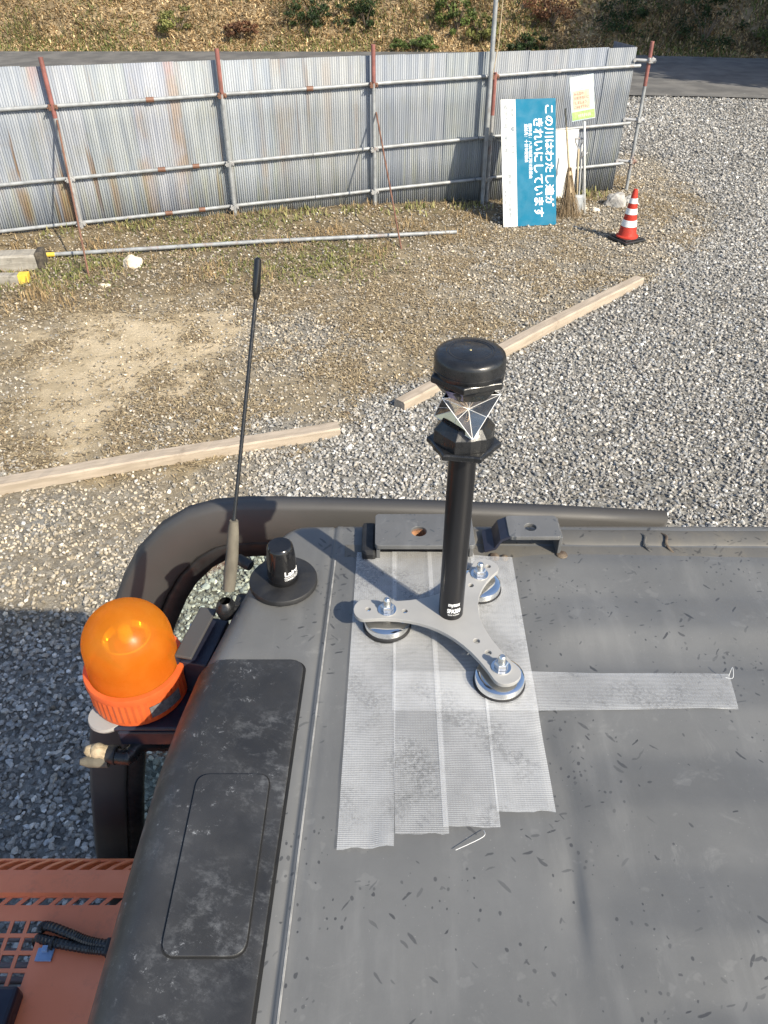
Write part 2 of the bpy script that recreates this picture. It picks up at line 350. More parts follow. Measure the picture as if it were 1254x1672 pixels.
def m_lens():
    N = NT('orange translucent dome'); c = (.95, .33, .02)
    N.set(Base_Color=N.mix(N.ramp(N.noise(30, 5), .35, .7), (.82, .30, .03), (.90, .38, .05)), Roughness=N.ramp(N.noise(40, 5), .3, .7, .22, .40))
    sc = N.ramp(N.noise(50, 8, .8, dist=2), .66, .76)
    tr = N.n('ShaderNodeBsdfTransparent', {0: (1.0, .56, .09)}); tl = N.n('ShaderNodeBsdfTranslucent', {0: (.95, .48, .06)})
    m1 = N.n('ShaderNodeMixShader', {0: .47, 1: tl.outputs[0], 2: tr.outputs[0]}); m2 = N.n('ShaderNodeMixShader', {0: N.math('ADD', .20, N.math('MULTIPLY', sc, .25)), 1: m1.outputs[0], 2: N.b.outputs[0]})
    N.t.links.new(m2.outputs[0], N.out.inputs[0]); return N.m
M['lens'] = m_lens()
def m_collar():
    N = NT('orange red plastic'); N.set(Base_Color=N.mix(N.ramp(N.noise(20), .3, .7), (.64, .12, .03), (.74, .16, .045)), Roughness=.35)
    tl = N.n('ShaderNodeBsdfTranslucent', {0: (.9, .16, .02)}); mx = N.n('ShaderNodeMixShader', {0: .3, 1: N.b.outputs[0], 2: tl.outputs[0]}); N.t.links.new(mx.outputs[0], N.out.inputs[0]); return N.m
M['collar'] = m_collar()

# ================================================================== THE YARD
def poly_w(pts): return np.array([on_z(*p)[:2] for p in pts])
def smooth(x): x = np.clip(x, 0, 1); return x * x * (3 - 2 * x)
def poly_sd(P, poly):
    x, y = P[:, 0], P[:, 1]; ins = np.zeros(len(P), bool); d = np.full(len(P), 1e9); n = len(poly)
    for i in range(n):
        a, b = poly[i], poly[(i + 1) % n]
        with np.errstate(divide='ignore', invalid='ignore'):
            cr = ((a[1] > y) != (b[1] > y)) & (x < (b[0] - a[0]) * (y - a[1]) / (b[1] - a[1] + 1e-12) + a[0])
        ins ^= cr; ab = b - a; t = np.clip(((P - a) @ ab) / (ab @ ab), 0, 1); d = np.minimum(d, np.linalg.norm(P - a - t[:, None] * ab, axis=1))
    return np.where(ins, d, -d)
def nz(P, s, seed=0): return np.array([noise.fractal(Vector((x * s + seed, y * s - seed, seed * .37)), 1.0, 2.0, 4) for x, y in P])
VERGE = poly_w([(-700, 330), (0, 330), (560, 310), (1000, 270), (1035, 250), (1110, 280), (1150, 345), (1110, 420), (990, 490), (880, 535), (760, 585), (640, 640), (560, 690), (300, 735), (0, 790), (-500, 850)])
BARE = poly_w([(110, 520), (250, 500), (320, 520), (335, 580), (300, 640), (235, 700), (120, 730), (70, 680), (90, 590)])
FOOT = poly_w([(-700, 360), (0, 350), (560, 330), (820, 330), (1000, 290), (980, 330), (760, 385), (560, 430), (380, 470), (0, 520), (-600, 560)])
PATCH = poly_w([(320, 520), (420, 490), (540, 510), (600, 560), (540, 610), (420, 600), (340, 570)])
LOWER = poly_w([(-400, 850), (0, 790), (330, 730), (420, 740), (380, 820), (250, 870), (160, 1000), (-300, 1010)])
def zones(P):
    n1 = nz(P, .9, 3); n2 = nz(P, 2.2, 9)
    v = smooth((poly_sd(P, VERGE) + .35 * n1 + .22 * n2) / .7 + .5)
    bare = smooth((poly_sd(P, BARE) - .05 + .55 * n1 + .55 * n2) / .75 + .5)
    foot = smooth((poly_sd(P, FOOT) + .3 * n1 + .2 * n2) / .7 + .5)
    pat = smooth((poly_sd(P, PATCH) + .25 * n2) / .6 + .5)
    low = smooth((poly_sd(P, LOWER) + .3 * n1) / .8 + .5)
    right = smooth((P[:, 0] - .2) / 1.6)
    grav = 1 - v * (.80 - .42 * right * (1 - foot) + .10 * n2) * (1 - .75 * pat); grav = np.clip(grav - .45 * low * (1 + n2), 0, 1)
    grav *= 1 - .85 * bare
    return grav, bare, foot, v, low
def ground_h(P, gz, fz):
    h = .018 * nz(P, .7, 21) * (1 - .6 * gz) + .02 * fz + .012 * fz * nz(P, 3.1, 5) + .10 * smooth(1 - np.abs(P[:, 1] - 12.0 - .272 * P[:, 0]) / .75) * smooth((1.8 - P[:, 0]) / 2.5)
    return np.where((np.abs(P[:, 0]) < 13) & (P[:, 1] > 0) & (P[:, 1] < 21), h, 0)
xs = np.concatenate([np.array([-420, -150, -60, -25, -14, -10]), np.arange(-8, 13.01, .125), np.array([15, 18, 24, 40, 90, 200, 420])])
ys = np.concatenate([np.array([-420, -120, -40, -15, -6, -2, 0]), np.arange(.5, 22.01, .125), np.array([23, 24, 26, 28, 32, 40, 60, 100, 200, 420])])
X, Y = np.meshgrid(xs, ys); P = np.stack([X.ravel(), Y.ravel()], 1)
gz, bz, fz, vz, lz = zones(P)
hz = ground_h(P, gz, fz)
nx, ny = len(xs), len(ys); idx = np.arange(nx * ny).reshape(ny, nx)
F = np.stack([idx[:-1, :-1], idx[:-1, 1:], idx[1:, 1:], idx[1:, :-1]], -1).reshape(-1, 4)
def np_mesh(name, V, F, mats, cols=None, attr='tone', smooth_=False, parent=None):
    me = bpy.data.meshes.new(name); k = F.shape[1]
    me.vertices.add(len(V)); me.vertices.foreach_set('co', np.ascontiguousarray(V, np.float32).ravel())
    me.loops.add(F.size); me.loops.foreach_set('vertex_index', np.ascontiguousarray(F, np.int32).ravel())
    me.polygons.add(len(F)); me.polygons.foreach_set('loop_start', np.arange(0, F.size, k, dtype=np.int32)); me.polygons.foreach_set('loop_total', np.full(len(F), k, np.int32))
    me.polygons.foreach_set('use_smooth', np.full(len(F), smooth_))
    if cols is not None:
        a = me.attributes.new(attr, 'FLOAT_COLOR', 'POINT'); c = np.ones((len(V), 4), np.float32); c[:, :3] = cols; a.data.foreach_set('color', c.ravel())
    me.update(calc_edges=True); me.validate(); return link(name, me, mats, parent)
GR = np_mesh('ground', np.c_[P, hz], F, M['ground'], np.c_[gz, bz, fz * .75], 'zone', True); tag(GR, kind='structure')

# asphalt lane behind the fence
rd = MB(); near = [(-60, 21.6), (-6, 21.6), (2, 21.4), (6.5, 20.95), (8, 20.8), (10, 20.45), (13, 20.0), (20, 19.2), (60, 15)]
far = [(-60, 28.3), (-6, 28.2), (2, 28.1), (6.5, 27.6), (8, 27.3), (10, 26.9), (13, 26.4), (20, 25.6), (60, 22)]
rd.add([(x, y, .045) for x, y in near] + [(x, y, .045) for x, y in far], [(i, i + 1, i + 10, i + 9) for i in range(8)])
tag(rd.build('road', M['asphalt'], weld=False), kind='structure')

# crushed stone: one mass, every stone a small faceted solid
def ico(j):
    bm = bmesh.new(); bmesh.ops.create_icosphere(bm, subdivisions=1, radius=1)
    V = np.array([v.co[:] for v in bm.verts]); Fc = np.array([[v.index for v in f.verts] for f in bm.faces]); bm.free()
    g = np.random.default_rng(100 + j); V = V * g.uniform(.62, 1.12, (len(V), 1)) * np.array([1, g.uniform(.6, .95), g.uniform(.45, .8)]); return V, Fc
TEMPL = [ico(j) for j in range(10)]
def rotm(n):
    q = rng.normal(size=(n, 4)); q /= np.linalg.norm(q, axis=1)[:, None]; a, b, c, d = q.T
    return np.stack([np.stack([1 - 2 * (c * c + d * d), 2 * (b * c - a * d), 2 * (b * d + a * c)], -1), np.stack([2 * (b * c + a * d), 1 - 2 * (b * b + d * d), 2 * (c * d - a * b)], -1), np.stack([2 * (b * d - a * c), 2 * (c * d + a * b), 1 - 2 * (b * b + c * c)], -1)], -2)
def in_view(P, m=1.2):
    zc = P[:, 1] * _c + CAM_H * _s; u = np.abs(P[:, 0]) / zc; v = (-P[:, 1] * _s + CAM_H * _c) / zc
    return (np.abs(P[:, 0]) < zc * 627 / FPX + m) & (v > -.75) & (v < .62)
def sample(n, x0, x1, y0, y1): return np.c_[rng.uniform(x0, x1, n), rng.uniform(y0, y1, n)]
SV, SF, SCn = [], [], []; nv = 0
for (y0, y1, dens, r0, r1) in ((.2, 1.2, 900, .009, .027), (1.2, 4.2, 1700, .009, .027), (4.2, 7.2, 1700, .008, .025), (7.2, 11, 1250, .009, .027), (11, 15, 800, .012, .030), (15, 21.2, 520, .014, .036)):
    x1 = 10.2 if y1 > 11 else 6.5; n = int(dens * (x1 + 6.2) * (y1 - y0)); Q = sample(n, -6.2, x1, y0, y1)
    Q = Q[in_view(Q)]; Q = Q[~((Q[:, 1] > 10.8 + .274 * (Q[:, 0] + 4.2)) & (Q[:, 0] < 3.6))]
    Q = Q[~((Q[:, 0] > -.2) & (Q[:, 0] < 1.2) & (Q[:, 1] < 1.0))]
    g, b, f, v, low = zones(Q); keep = rng.random(len(Q)) < np.clip(g * 1.05 + .13 - .06 * b, 0, 1); gh_ = ground_h(Q, g, f)[keep]; Q, v, low = Q[keep], v[keep], low[keep]
    n = len(Q); sz = rng.uniform(r0, r1, n) * np.where(rng.random(n) < .06, 1.35, 1) * (1 - .3 * np.maximum(v, low) * rng.random(n))
    tone = np.clip(rng.normal(.262, .085, n) + .035 * nz(Q, .5, 61), .09, .58); tone = np.where(rng.random(n) < .035, rng.uniform(.52, .72, n), tone)
    hue = rng.normal(0, .03, n); colr = np.stack([tone * (1.04 + hue), tone, tone * (.93 - hue * 1.2)], 1)
    wm = (np.clip(np.maximum(v * .75, low) * 1.2, 0, 1) * rng.random(n) ** .6)[:, None]; colr = colr * (1 - wm) + wm * (tone[:, None] * np.array([1.22, 1.02, .72]))
    ti = rng.integers(0, len(TEMPL), n); RM = rotm(n)
    for t, (TV, TF) in enumerate(TEMPL):
        s = np.where(ti == t)[0]; m_ = len(s)
        if not m_: continue
        V = np.einsum('nij,kj->nki', RM[s], TV) * sz[s][:, None, None]; V[:, :, 2] *= .8
        V[:, :, 0] += Q[s, 0][:, None]; V[:, :, 1] += Q[s, 1][:, None]; V[:, :, 2] += (sz[s] * rng.uniform(.05, .6, m_) + gh_[s])[:, None] + .002
        SV.append(V.reshape(-1, 3)); SF.append((TF[None] + (np.arange(m_) * len(TV))[:, None, None] + nv).reshape(-1, 3)); SCn.append(np.repeat(colr[s], len(TV), 0)); nv += m_ * len(TV)
tag(np_mesh('gravel', np.concatenate(SV), np.concatenate(SF), M['stone'], np.concatenate(SCn)), kind='stuff')

# dry straw and fallen bits over the verge, green weeds
def blades(Q, length, width, colr, lift=.35, tall=False):
    n = len(Q); a = rng.uniform(0, 2 * math.pi, n); L = length * rng.uniform(.5, 1.3, n); el = np.abs(rng.normal(0, lift, n)) if not tall else rng.uniform(.7, 1.45, n)
    d = np.stack([np.cos(a) * np.cos(el), np.sin(a) * np.cos(el), np.sin(el)], 1); s = np.stack([-np.sin(a), np.cos(a), np.zeros(n)], 1) * (width * rng.uniform(.6, 1.4, n))[:, None]
    B = np.c_[Q, ground_h(Q, *[zones(Q)[k_] for k_ in (0, 2)])] if Q.shape[1] == 2 else Q; B = B + np.array([0, 0, .010])
    mid = B + d * (L * .55)[:, None] + np.array([0, 0, .004]); tip = B + d * L[:, None] - np.c_[np.zeros((n, 2)), L * .12 * np.sin(el)]
    V = np.stack([B - s, B + s, mid + s * .8, tip, mid - s * .8], 1).reshape(-1, 3); Fq = np.array([[0, 1, 2, 3], [0, 3, 4, 4]])[:1]
    I = (np.arange(n) * 5)[:, None]; F = np.concatenate([I + np.array([0, 1, 2]), I + np.array([0, 2, 4]), I + np.array([4, 2, 3])])
    return V, F, np.repeat(colr, 5, 0)
def join(parts):
    V, F, C = [], [], []; o = 0
    for v, f, c in parts: V.append(v); F.append(f + o); C.append(c); o += len(v)
    return np.concatenate(V), np.concatenate(F), np.concatenate(C)
def tones(n, a, b, jit=.25):
    t = rng.random((n, 1)); return (np.array(a) * (1 - t) + np.array(b) * t) * rng.uniform(1 - jit, 1 + jit, (n, 1))
Q = sample(330000, -6, 5.5, 4.2, 14); Q = Q[in_view(Q, .8)]; g, b, f, v, low = zones(Q); k2 = nz(Q, 1.6, 33) + .5 * nz(Q, 5.0, 35)
behind = (Q[:, 1] > 11.0 + .274 * (Q[:, 0] + 4.2)) & (Q[:, 0] < 3.6)
pr = v * (1 - .9 * b) * np.clip(.32 + 1.9 * k2, .02, 1) * np.where(Q[:, 0] > 1.2, .75, 1); Q1 = Q[(rng.random(len(Q)) < pr) & ~behind]
lit = blades(Q1, .055, .0055, tones(len(Q1), (.43, .345, .21), (.16, .115, .07), .45), .16)
Q2 = Q[(rng.random(len(Q)) < f * np.clip(k2 - .05, 0, 1) * .35) & ~behind]
dry = blades(Q2, .12, .004, tones(len(Q2), (.42, .31, .16), (.24, .16, .08)), tall=True)
tag(np_mesh('dry_grass', *join([lit, dry])[:2], M['straw'], join([lit, dry])[2]), kind='stuff')
GP = [(500, 425, .9), (560, 415, .5), (130, 440, .6), (270, 375, .5), (330, 400, .7), (440, 445, .6), (60, 455, .5), (180, 432, .4), (545, 445, .6), (420, 375, .5), (590, 300, .35), (300, 350, .5), (940, 320, .3), (100, 470, .5)]
QG = np.concatenate([np.array(on_z(px, py)[:2]) + rng.normal(0, 1, (int(380 * r), 2)) * np.array([r * .7, r * .42]) for px, py, r in GP])
gA = blades(QG, .06, .009, tones(len(QG), (.11, .14, .035), (.24, .23, .08)), .7); gB = blades(QG[::2], .09, .004, tones(len(QG[::2]), (.19, .22, .06), (.34, .31, .13)), tall=True)
QW = np.stack([rng.uniform(-6, 3.6, 1500), np.zeros(1500)], 1); QW[:, 1] = 10.72 + .272 * (QW[:, 0] + 4.2) + rng.normal(0, .14, 1500); QW = QW[nz(QW, 1.3, 51) > -.02]
gC = blades(QW, .10, .009, tones(len(QW), (.17, .20, .06), (.38, .33, .15)), tall=True)
J = join([gA, gB, gC]); tag(np_mesh('weeds', J[0], J[1], M['leafy'], J[2]), kind='stuff')

# ------------------------------------------------------------------ the bank behind the lane
def hill_z(x, y):
    y0 = 28.25 - .0035 * max(x + 2, 0) ** 2 - (.08 * max(x - 3, 0)); d = y - y0
    if d <= 0: return -.05
    n = noise.fractal(Vector((x * .35, y * .35, 4)), 1, 2, 4)
    return -.05 + .85 * (math.sqrt(d * d + .16) - .4) * (1 if d < 11 else 1) * (1 + .12 * n) + .16 * n * min(d, 1)
hx = np.concatenate([np.arange(-60, -16, 4), np.arange(-16, 22, .35), np.arange(22, 64, 4)]); hy = np.concatenate([np.arange(24, 33, .22), np.arange(33, 48, 1.5)])
HV = np.array([(x, y, hill_z(x, y) if y < 47 else hill_z(x, 46) ) for y in hy for x in hx]); ii = np.arange(len(HV)).reshape(len(hy), len(hx))
tag(np_mesh('hill', HV, np.stack([ii[:-1, :-1], ii[:-1, 1:], ii[1:, 1:], ii[1:, :-1]], -1).reshape(-1, 4), M['soil'], None, smooth_=True), kind='structure')
Q = sample(130000, -15, 16, 25.4, 30.6); hz_ = np.array([hill_z(x, y) for x, y in Q]); ok = hz_ > -.03; Q, hz_ = Q[ok], hz_[ok]; n3 = nz(Q, .8, 77)
kk = rng.random(len(Q)) < np.clip(.75 + .5 * n3, .15, 1); Q, hz_, n3 = Q[kk], hz_[kk], n3[kk]
LV = blades(np.c_[Q, hz_], .13, .022, tones(len(Q), (.74, .58, .34), (.34, .23, .115), .38), .55)
GQ = sample(42000, -15, 16, 25.4, 30.4); gh = np.array([hill_z(x, y) for x, y in GQ]); ng = nz(GQ, .55, 91)
kk = (gh > -.04) & (rng.random(len(GQ)) < np.clip((ng + .16) * 1.6 + (gh < .25) * .35, 0, 1)); GQ, gh = GQ[kk], gh[kk]
LG = blades(np.c_[GQ, gh], .16, .014, tones(len(GQ), (.09, .13, .03), (.25, .25, .085)), tall=True)
UQ = sample(30000, -15, 16, 25.4, 30.4); uh = np.array([hill_z(x, y) for x, y in UQ]); un = nz(UQ, .6, 17) + .5 * nz(UQ, 2.1, 18)
kk = (uh > .05) & (rng.random(len(UQ)) < np.clip((un + .12) * 1.6 * smooth((UQ[:, 0] - .5) / 3) + (un - .12) * .9, 0, 1)); UQ, uh = UQ[kk], uh[kk]
LU = blades(np.c_[UQ, uh], .42, .010, tones(len(UQ), (.16, .105, .06), (.085, .09, .03), .5), tall=True)
J = join([LV, LG, LU]); tag(np_mesh('leaf_litter', J[0], J[1], M['leafy'], J[2]), kind='stuff')

def leaf_cloud(cent, rad, n, size, ca, cb, seed, flat=1.0, clumps=14):
    g = np.random.default_rng(seed); cc = g.normal(size=(clumps, 3)); cc /= np.linalg.norm(cc, axis=1)[:, None]; cc *= (g.random((clumps, 1)) ** .4) * (.72 if clumps != 24 else 1.05)
    w_ = g.integers(0, clumps, n); d = g.normal(size=(n, 3)); d /= np.linalg.norm(d, axis=1)[:, None]
    p = cc[w_] + d * (g.random((n, 1)) ** .45) * (g.uniform(.25, .42, (clumps, 1)) if clumps != 24 else g.uniform(.10, .36, (clumps, 1)))[w_]
    p = p * np.array(rad) + np.array(cent); tn = g.uniform(.65, 1.3, (clumps, 1))[w_] * g.uniform(.7, 1.3, (n, 1)); t = g.random((n, 1))
    c = (np.array(ca) * (1 - t) + np.array(cb) * t) * tn
    a = g.normal(size=(n, 3)); a /= np.linalg.norm(a, axis=1)[:, None]; b = np.cross(a, g.normal(size=(n, 3))); b /= np.linalg.norm(b, axis=1)[:, None]
    s = size * g.uniform(.6, 1.4, (n, 1)); V = np.stack([p - a * s, p + b * s * .45, p + a * s, p - b * s * .45], 1).reshape(-1, 3)
    return V, (np.arange(n) * 4)[:, None] + np.arange(4)[None], np.repeat(c, 4, 0)
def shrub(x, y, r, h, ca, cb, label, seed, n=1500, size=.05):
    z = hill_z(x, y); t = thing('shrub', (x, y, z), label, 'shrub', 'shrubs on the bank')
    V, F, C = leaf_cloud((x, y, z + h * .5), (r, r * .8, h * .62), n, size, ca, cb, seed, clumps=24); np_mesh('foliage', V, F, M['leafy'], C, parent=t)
    s = MB()
    for k in range(7):
        an = k * 1.7 + seed; s.tube([(x, y, z - .05), (x + .2 * r * math.cos(an), y + .2 * r * math.sin(an), z + h * .4), (x + .5 * r * math.cos(an), y + .5 * r * math.sin(an), z + h * .8)], [.02, .014, .006], 6)
    s.build('stem', M['bark'], t)
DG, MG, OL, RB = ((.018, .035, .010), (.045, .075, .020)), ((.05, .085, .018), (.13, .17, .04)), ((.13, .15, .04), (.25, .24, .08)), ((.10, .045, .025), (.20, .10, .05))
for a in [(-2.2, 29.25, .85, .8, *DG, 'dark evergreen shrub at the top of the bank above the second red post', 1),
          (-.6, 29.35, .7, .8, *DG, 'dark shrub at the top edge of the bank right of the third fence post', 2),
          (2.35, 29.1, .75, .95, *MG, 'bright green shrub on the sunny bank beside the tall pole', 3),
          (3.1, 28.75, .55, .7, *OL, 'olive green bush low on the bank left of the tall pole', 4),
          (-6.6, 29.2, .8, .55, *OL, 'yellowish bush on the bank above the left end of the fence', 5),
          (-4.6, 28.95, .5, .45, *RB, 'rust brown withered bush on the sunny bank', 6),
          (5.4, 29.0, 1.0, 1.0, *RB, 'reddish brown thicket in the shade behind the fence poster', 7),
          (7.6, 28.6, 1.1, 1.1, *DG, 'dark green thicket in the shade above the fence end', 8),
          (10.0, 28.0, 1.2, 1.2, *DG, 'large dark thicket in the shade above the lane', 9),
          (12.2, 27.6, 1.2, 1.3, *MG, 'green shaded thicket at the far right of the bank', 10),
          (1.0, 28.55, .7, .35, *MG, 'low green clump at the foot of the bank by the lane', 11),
          (4.5, 28.2, .6, .5, *DG, 'dark ivy covered hump at the foot of the bank', 12)]: shrub(*a)

# a tree line to the right, whose shade falls on the lane and the bank
def limb(s, a, b, r0, r1, seed):
    a, b = Vector(a), Vector(b); g = random.Random(seed); pts = [a.lerp(b, t) + Vector((g.uniform(-.1, .1), g.uniform(-.1, .1), 0)) * (0 < t < 1) for t in (0, .35, .7, 1)]; s.tube(pts, [r0, r0 * .8, (r0 + r1) / 2, r1], 8)
def tree_mesh(h, r, seed, n=15000):
    tr = MB(); g = random.Random(seed); limb(tr, (0, 0, -.1), (g.uniform(-.3, .3), g.uniform(-.3, .3), h * .8), .20, .05, seed)
    for k in range(9):
        z = h * (.3 + .055 * k); an = k * 2.4; tr_len = r * (.85 - .05 * k); limb(tr, (0, 0, z), (tr_len * math.cos(an), tr_len * math.sin(an), z + h * .13), .07, .015, seed + k)
    return tr, leaf_cloud((0, 0, h * .62), (r, r, h * .40), n, .15, (.03, .055, .014), (.085, .12, .03), seed, clumps=34)
TREES = [(15.7, 18.5, 13.0, 2.5, 'tall dense tree nearest the lane right of the yard'), (14.6, 22.0, 9.5, 2.6, 'shorter tree beside the lane right of the yard'), (19.2, 17.6, 15.5, 3.2, 'tallest tree at the back of the row right of the yard'), (19.2, 21.8, 13.0, 3.2, 'broad tree in the middle of the row right of the yard'), (22.6, 16.2, 16, 3.4, 'tree at the far end of the row right of the yard'), (23.6, 20.5, 13.5, 3.2, 'tree behind the row, farthest right of the yard')]
for k, (x, y, h, r, lb) in enumerate(TREES):
    t = thing('tree', (x, y, 0), lb, 'tree', 'trees right of the yard'); tr, cr = tree_mesh(h, r, 40 + k)
    tr.v = [(a + x, b + y, c) for a, b, c in tr.v]; tr.build('trunk', M['bark'], t)
    np_mesh('crown', cr[0] + np.array([x, y, 0]), cr[1], M['leafy'], cr[2], parent=t)

# ================================================================== FENCE
FE = Vector((1, .272, 0)).normalized(); FN = Vector((FE.y, -FE.x, 0))             # along the fence; towards the yard
def fpt(x, z, off=0.0): return Vector((x, 12.03 + .272 * x, z)) + FN * off
fence = thing('corrugated_fence', fpt(-.1, 0), 'long corrugated metal fence on pipe posts and rails across the yard', 'fence')
SHW = .60; x = -6.3; k = 0
while x < 3.72:
    wd = min(SHW, 3.74 - x); vs = []; fs = []; per = .032 * FE.x; n = max(6, int(wd / per * 8)); g = random.Random(k)
    top = 2.055 + g.uniform(-.006, .006) - .008 * x; bot = -.03 if x < 1.3 else .0; off = -.085 - .004 * (k % 2); lean = g.uniform(-.002, .002)
    for i in range(n + 1):
        xx = x + (wd + .012) * i / n; o_ = off + .0075 * math.sin(2 * math.pi * xx / per)
        for z in (bot, .7, 1.4, top): vs.append(fpt(xx, z, o_ + lean * z))
    for i in range(n):
        for j in range(3): fs.append((i * 4 + j, i * 4 + 4 + j, i * 4 + 5 + j, i * 4 + 1 + j))
    s = MB(); s.add(vs, fs, 0, True); o = s.build('corrugated_sheet', M['sheet'], fence, weld=False)
    a = o.data.attributes.new('tone', 'FLOAT_COLOR', 'POINT'); tv = g.uniform(.92, 1.10) * (1.18 if x < -.6 else 1.0); a.data.foreach_set('color', np.tile(np.array([tv * g.uniform(.98, 1.02), tv, tv * g.uniform(.98, 1.05), 1], np.float32), len(vs)))
    o.modifiers.new('thickness', 'SOLIDIFY').thickness = .0012
    x += wd; k += 1
# return sheet at the end of the fence
s = MB(); e0 = fpt(3.72, 0, -.09); back = (Vector((-.18, .55, 0))); vs = []; n = 80
for i in range(n + 1):
    p = e0 + back * (i / n) + FE * .0075 * math.sin(i * .75)
    vs += [p + Vector((0, 0, .02)), p + Vector((0, 0, 2.04))]
s.add(vs, [(2 * i, 2 * i + 2, 2 * i + 3, 2 * i + 1) for i in range(n)], 0, True); o = s.build('corrugated_sheet', M['sheet'], fence, weld=False)
a = o.data.attributes.new('tone', 'FLOAT_COLOR', 'POINT'); a.data.foreach_set('color', np.tile(np.array([.9, .8, .8, 1], np.float32), len(vs)))
# rails
for z, dz in ((1.72, .018), (.896, .030), (.31, .030)):
    for xa, xb in ((-6.3, -3.05), (-3.05, -1.0), (-1.0, 1.42), (1.42, 3.84)):
        s = MB(); s.tube([fpt(xa, z + dz * xa, -.045), fpt((xa + xb) / 2, z + dz * (xa + xb) / 2 + .006, -.045), fpt(xb - .01, z + dz * xb, -.045)], .0243, 14)
        s.build('rail', M['galv'], fence)
    s = MB(); s.lathe([(.0243, -.05), (.032, -.05), (.032, .05), (.0243, .05)], fpt(-3.05, z - 3.05 * dz, -.045), 14, axis=FE); s.build('coupler', M['rustpipe'], fence)
    s = MB(); s.lathe([(.0243, -.045), (.031, -.045), (.031, .045), (.0243, .045)], fpt(-1.0 if z > 1 else -2.6, z + dz * (-1.0 if z > 1 else -2.6), -.045), 14, axis=FE); s.build('coupler', M['rustpipe'], fence)
    s = MB(); s.lathe([(.0243, -.03), (.029, -.03), (.029, .03), (.0243, .03)], fpt(2.55, z + 2.55 * dz, -.045), 14, axis=FE); s.build('coupler', M['galv'], fence)
def clamp(p, m='rustgalv'):
    s = MB(); q = Matrix((FE, -FN, Vector((0, 0, 1)))).transposed()
    s.box(p, (.085, .05, .07), q); s.box(p + FE * .055, (.03, .035, .05), q); s.tube([p - FE * .05 + FN * .02, p - FE * .05 + FN * .06], .009, 6); s.tube([p + FE * .05 + FN * .01, p + FE * .05 + FN * .055], .009, 6); s.tube([p + Vector((0, 0, .045)) + FN * .01, p + Vector((0, 0, .045)) + FN * .05], .008, 6)
    s.build('clamp', M[m], fence, bevel=.006)
def post(x, ztop, zred, low='galv', lean=0.0, zb=-.1, r=.0275, off=.012):
    a = lambda z: fpt(x + lean * z, z, off)
    s = MB(); s.tube([a(zb), a(zred)], r, 14); 
    for i in range(int((zred - .1) / .125)):
        p = a(.15 + .125 * i); s.lathe([(0, 0), (.0085, 0), (.0085, .002)], p + FN * (r - .0015), 8, 1, axis=FN)
    o = s.build('post', [M[low], M['gap']], fence)
    s = MB(); s.tube([a(zred), a(ztop)], r + .0015, 14); s.build('post_sleeve', M['redpost'], fence)
    for z in (1.72 + .018 * x, .896 + .03 * x, .31 + .03 * x): clamp(a(z) + FN * .0 - FE * .01, 'rustgalv' if z < 1.5 else 'rustpipe')
post(-4.21, 2.20, 1.52, 'rustgalv', -.005); post(-2.16, 2.22, 1.70, 'galv', .004); post(-.14, 2.20, 1.74, 'galv', -.004); post(1.60, 1.80, 1.25, 'rustgalv', -.012)
# the free corner post with stub rails
pr = Vector((3.955, 13.12, 0)); s = MB(); s.tube([pr + Vector((0, 0, -.1)), pr + Vector((-.012, 0, 1.52))], .026, 14); s.build('post', M['galv'], fence)
s = MB(); s.tube([pr + Vector((-.012, 0, 1.52)), pr + Vector((-.02, 0, 2.10))], .028, 14); s.build('post_sleeve', M['redpost'], fence)
for z in (1.86, 1.06, .46):
    s = MB(); a = Vector((3.70, 13.16, z)); s.tube([a, pr + Vector((.07, -.04, 0)) + Vector((0, 0, z - .01))], .024, 12); s.build('rail', M['rustgalv'], fence); clamp(pr + Vector((-.0, -.03, z)), 'rustgalv')
    s = MB(); s.tube([Vector((3.72, 13.1, z)), Vector((3.60, 13.65, z))], .024, 12); s.build('rail', M['rustgalv'], fence)
s = MB(); s.tube([(3.72, 13.35, -.1), (3.70, 13.35, 1.2)], .045, 10); s.build('post', M['log'], fence)
# braces
for a, b in ((fpt(-4.2, 1.5, .04), on_z(146, 456)), (fpt(-.12, 1.38, .04), on_z(657, 412)), (fpt(-6.25, 1.5, .04), on_z(-260, 480))):
    s = MB(); b = Vector((b.x, b.y, -.03)); s.tube([a, a.lerp(b, .5), b], .012, 8); s.build('brace', M['rustpipe'], fence)

# tall pole with its rope
pb = on_z(803, 384); pb.z = -.1; pb = fpt(1.50, -.1, .09); t = thing('tall_pole', (pb.x, pb.y, 0), 'tall galvanised pole standing at the fence with a rope', 'pole')
s = MB(); s.tube([pb, pb + Vector((-.02, -.0, 2.2)), pb + Vector((-.04, 0, 5.6))], [.032, .032, .030], 16); s.build('shaft', M['galv'], t)
s = MB(); s.lathe([(0, 0), (.045, .005), (.05, .03), (.02, .05), (0, .055)], pb + Vector((-.04, 0, 5.6)), 14); s.build('pole_cap', M['galv'], t)
s = MB(); s.tube([pb + Vector((.10, -.0, 5.5)), pb + Vector((.085, 0, 3.4)), pb + Vector((.06, 0, 2.25)), pb + Vector((.02, .04, 1.9))], .006, 6); s.build('rope', M['bamboo'], t)

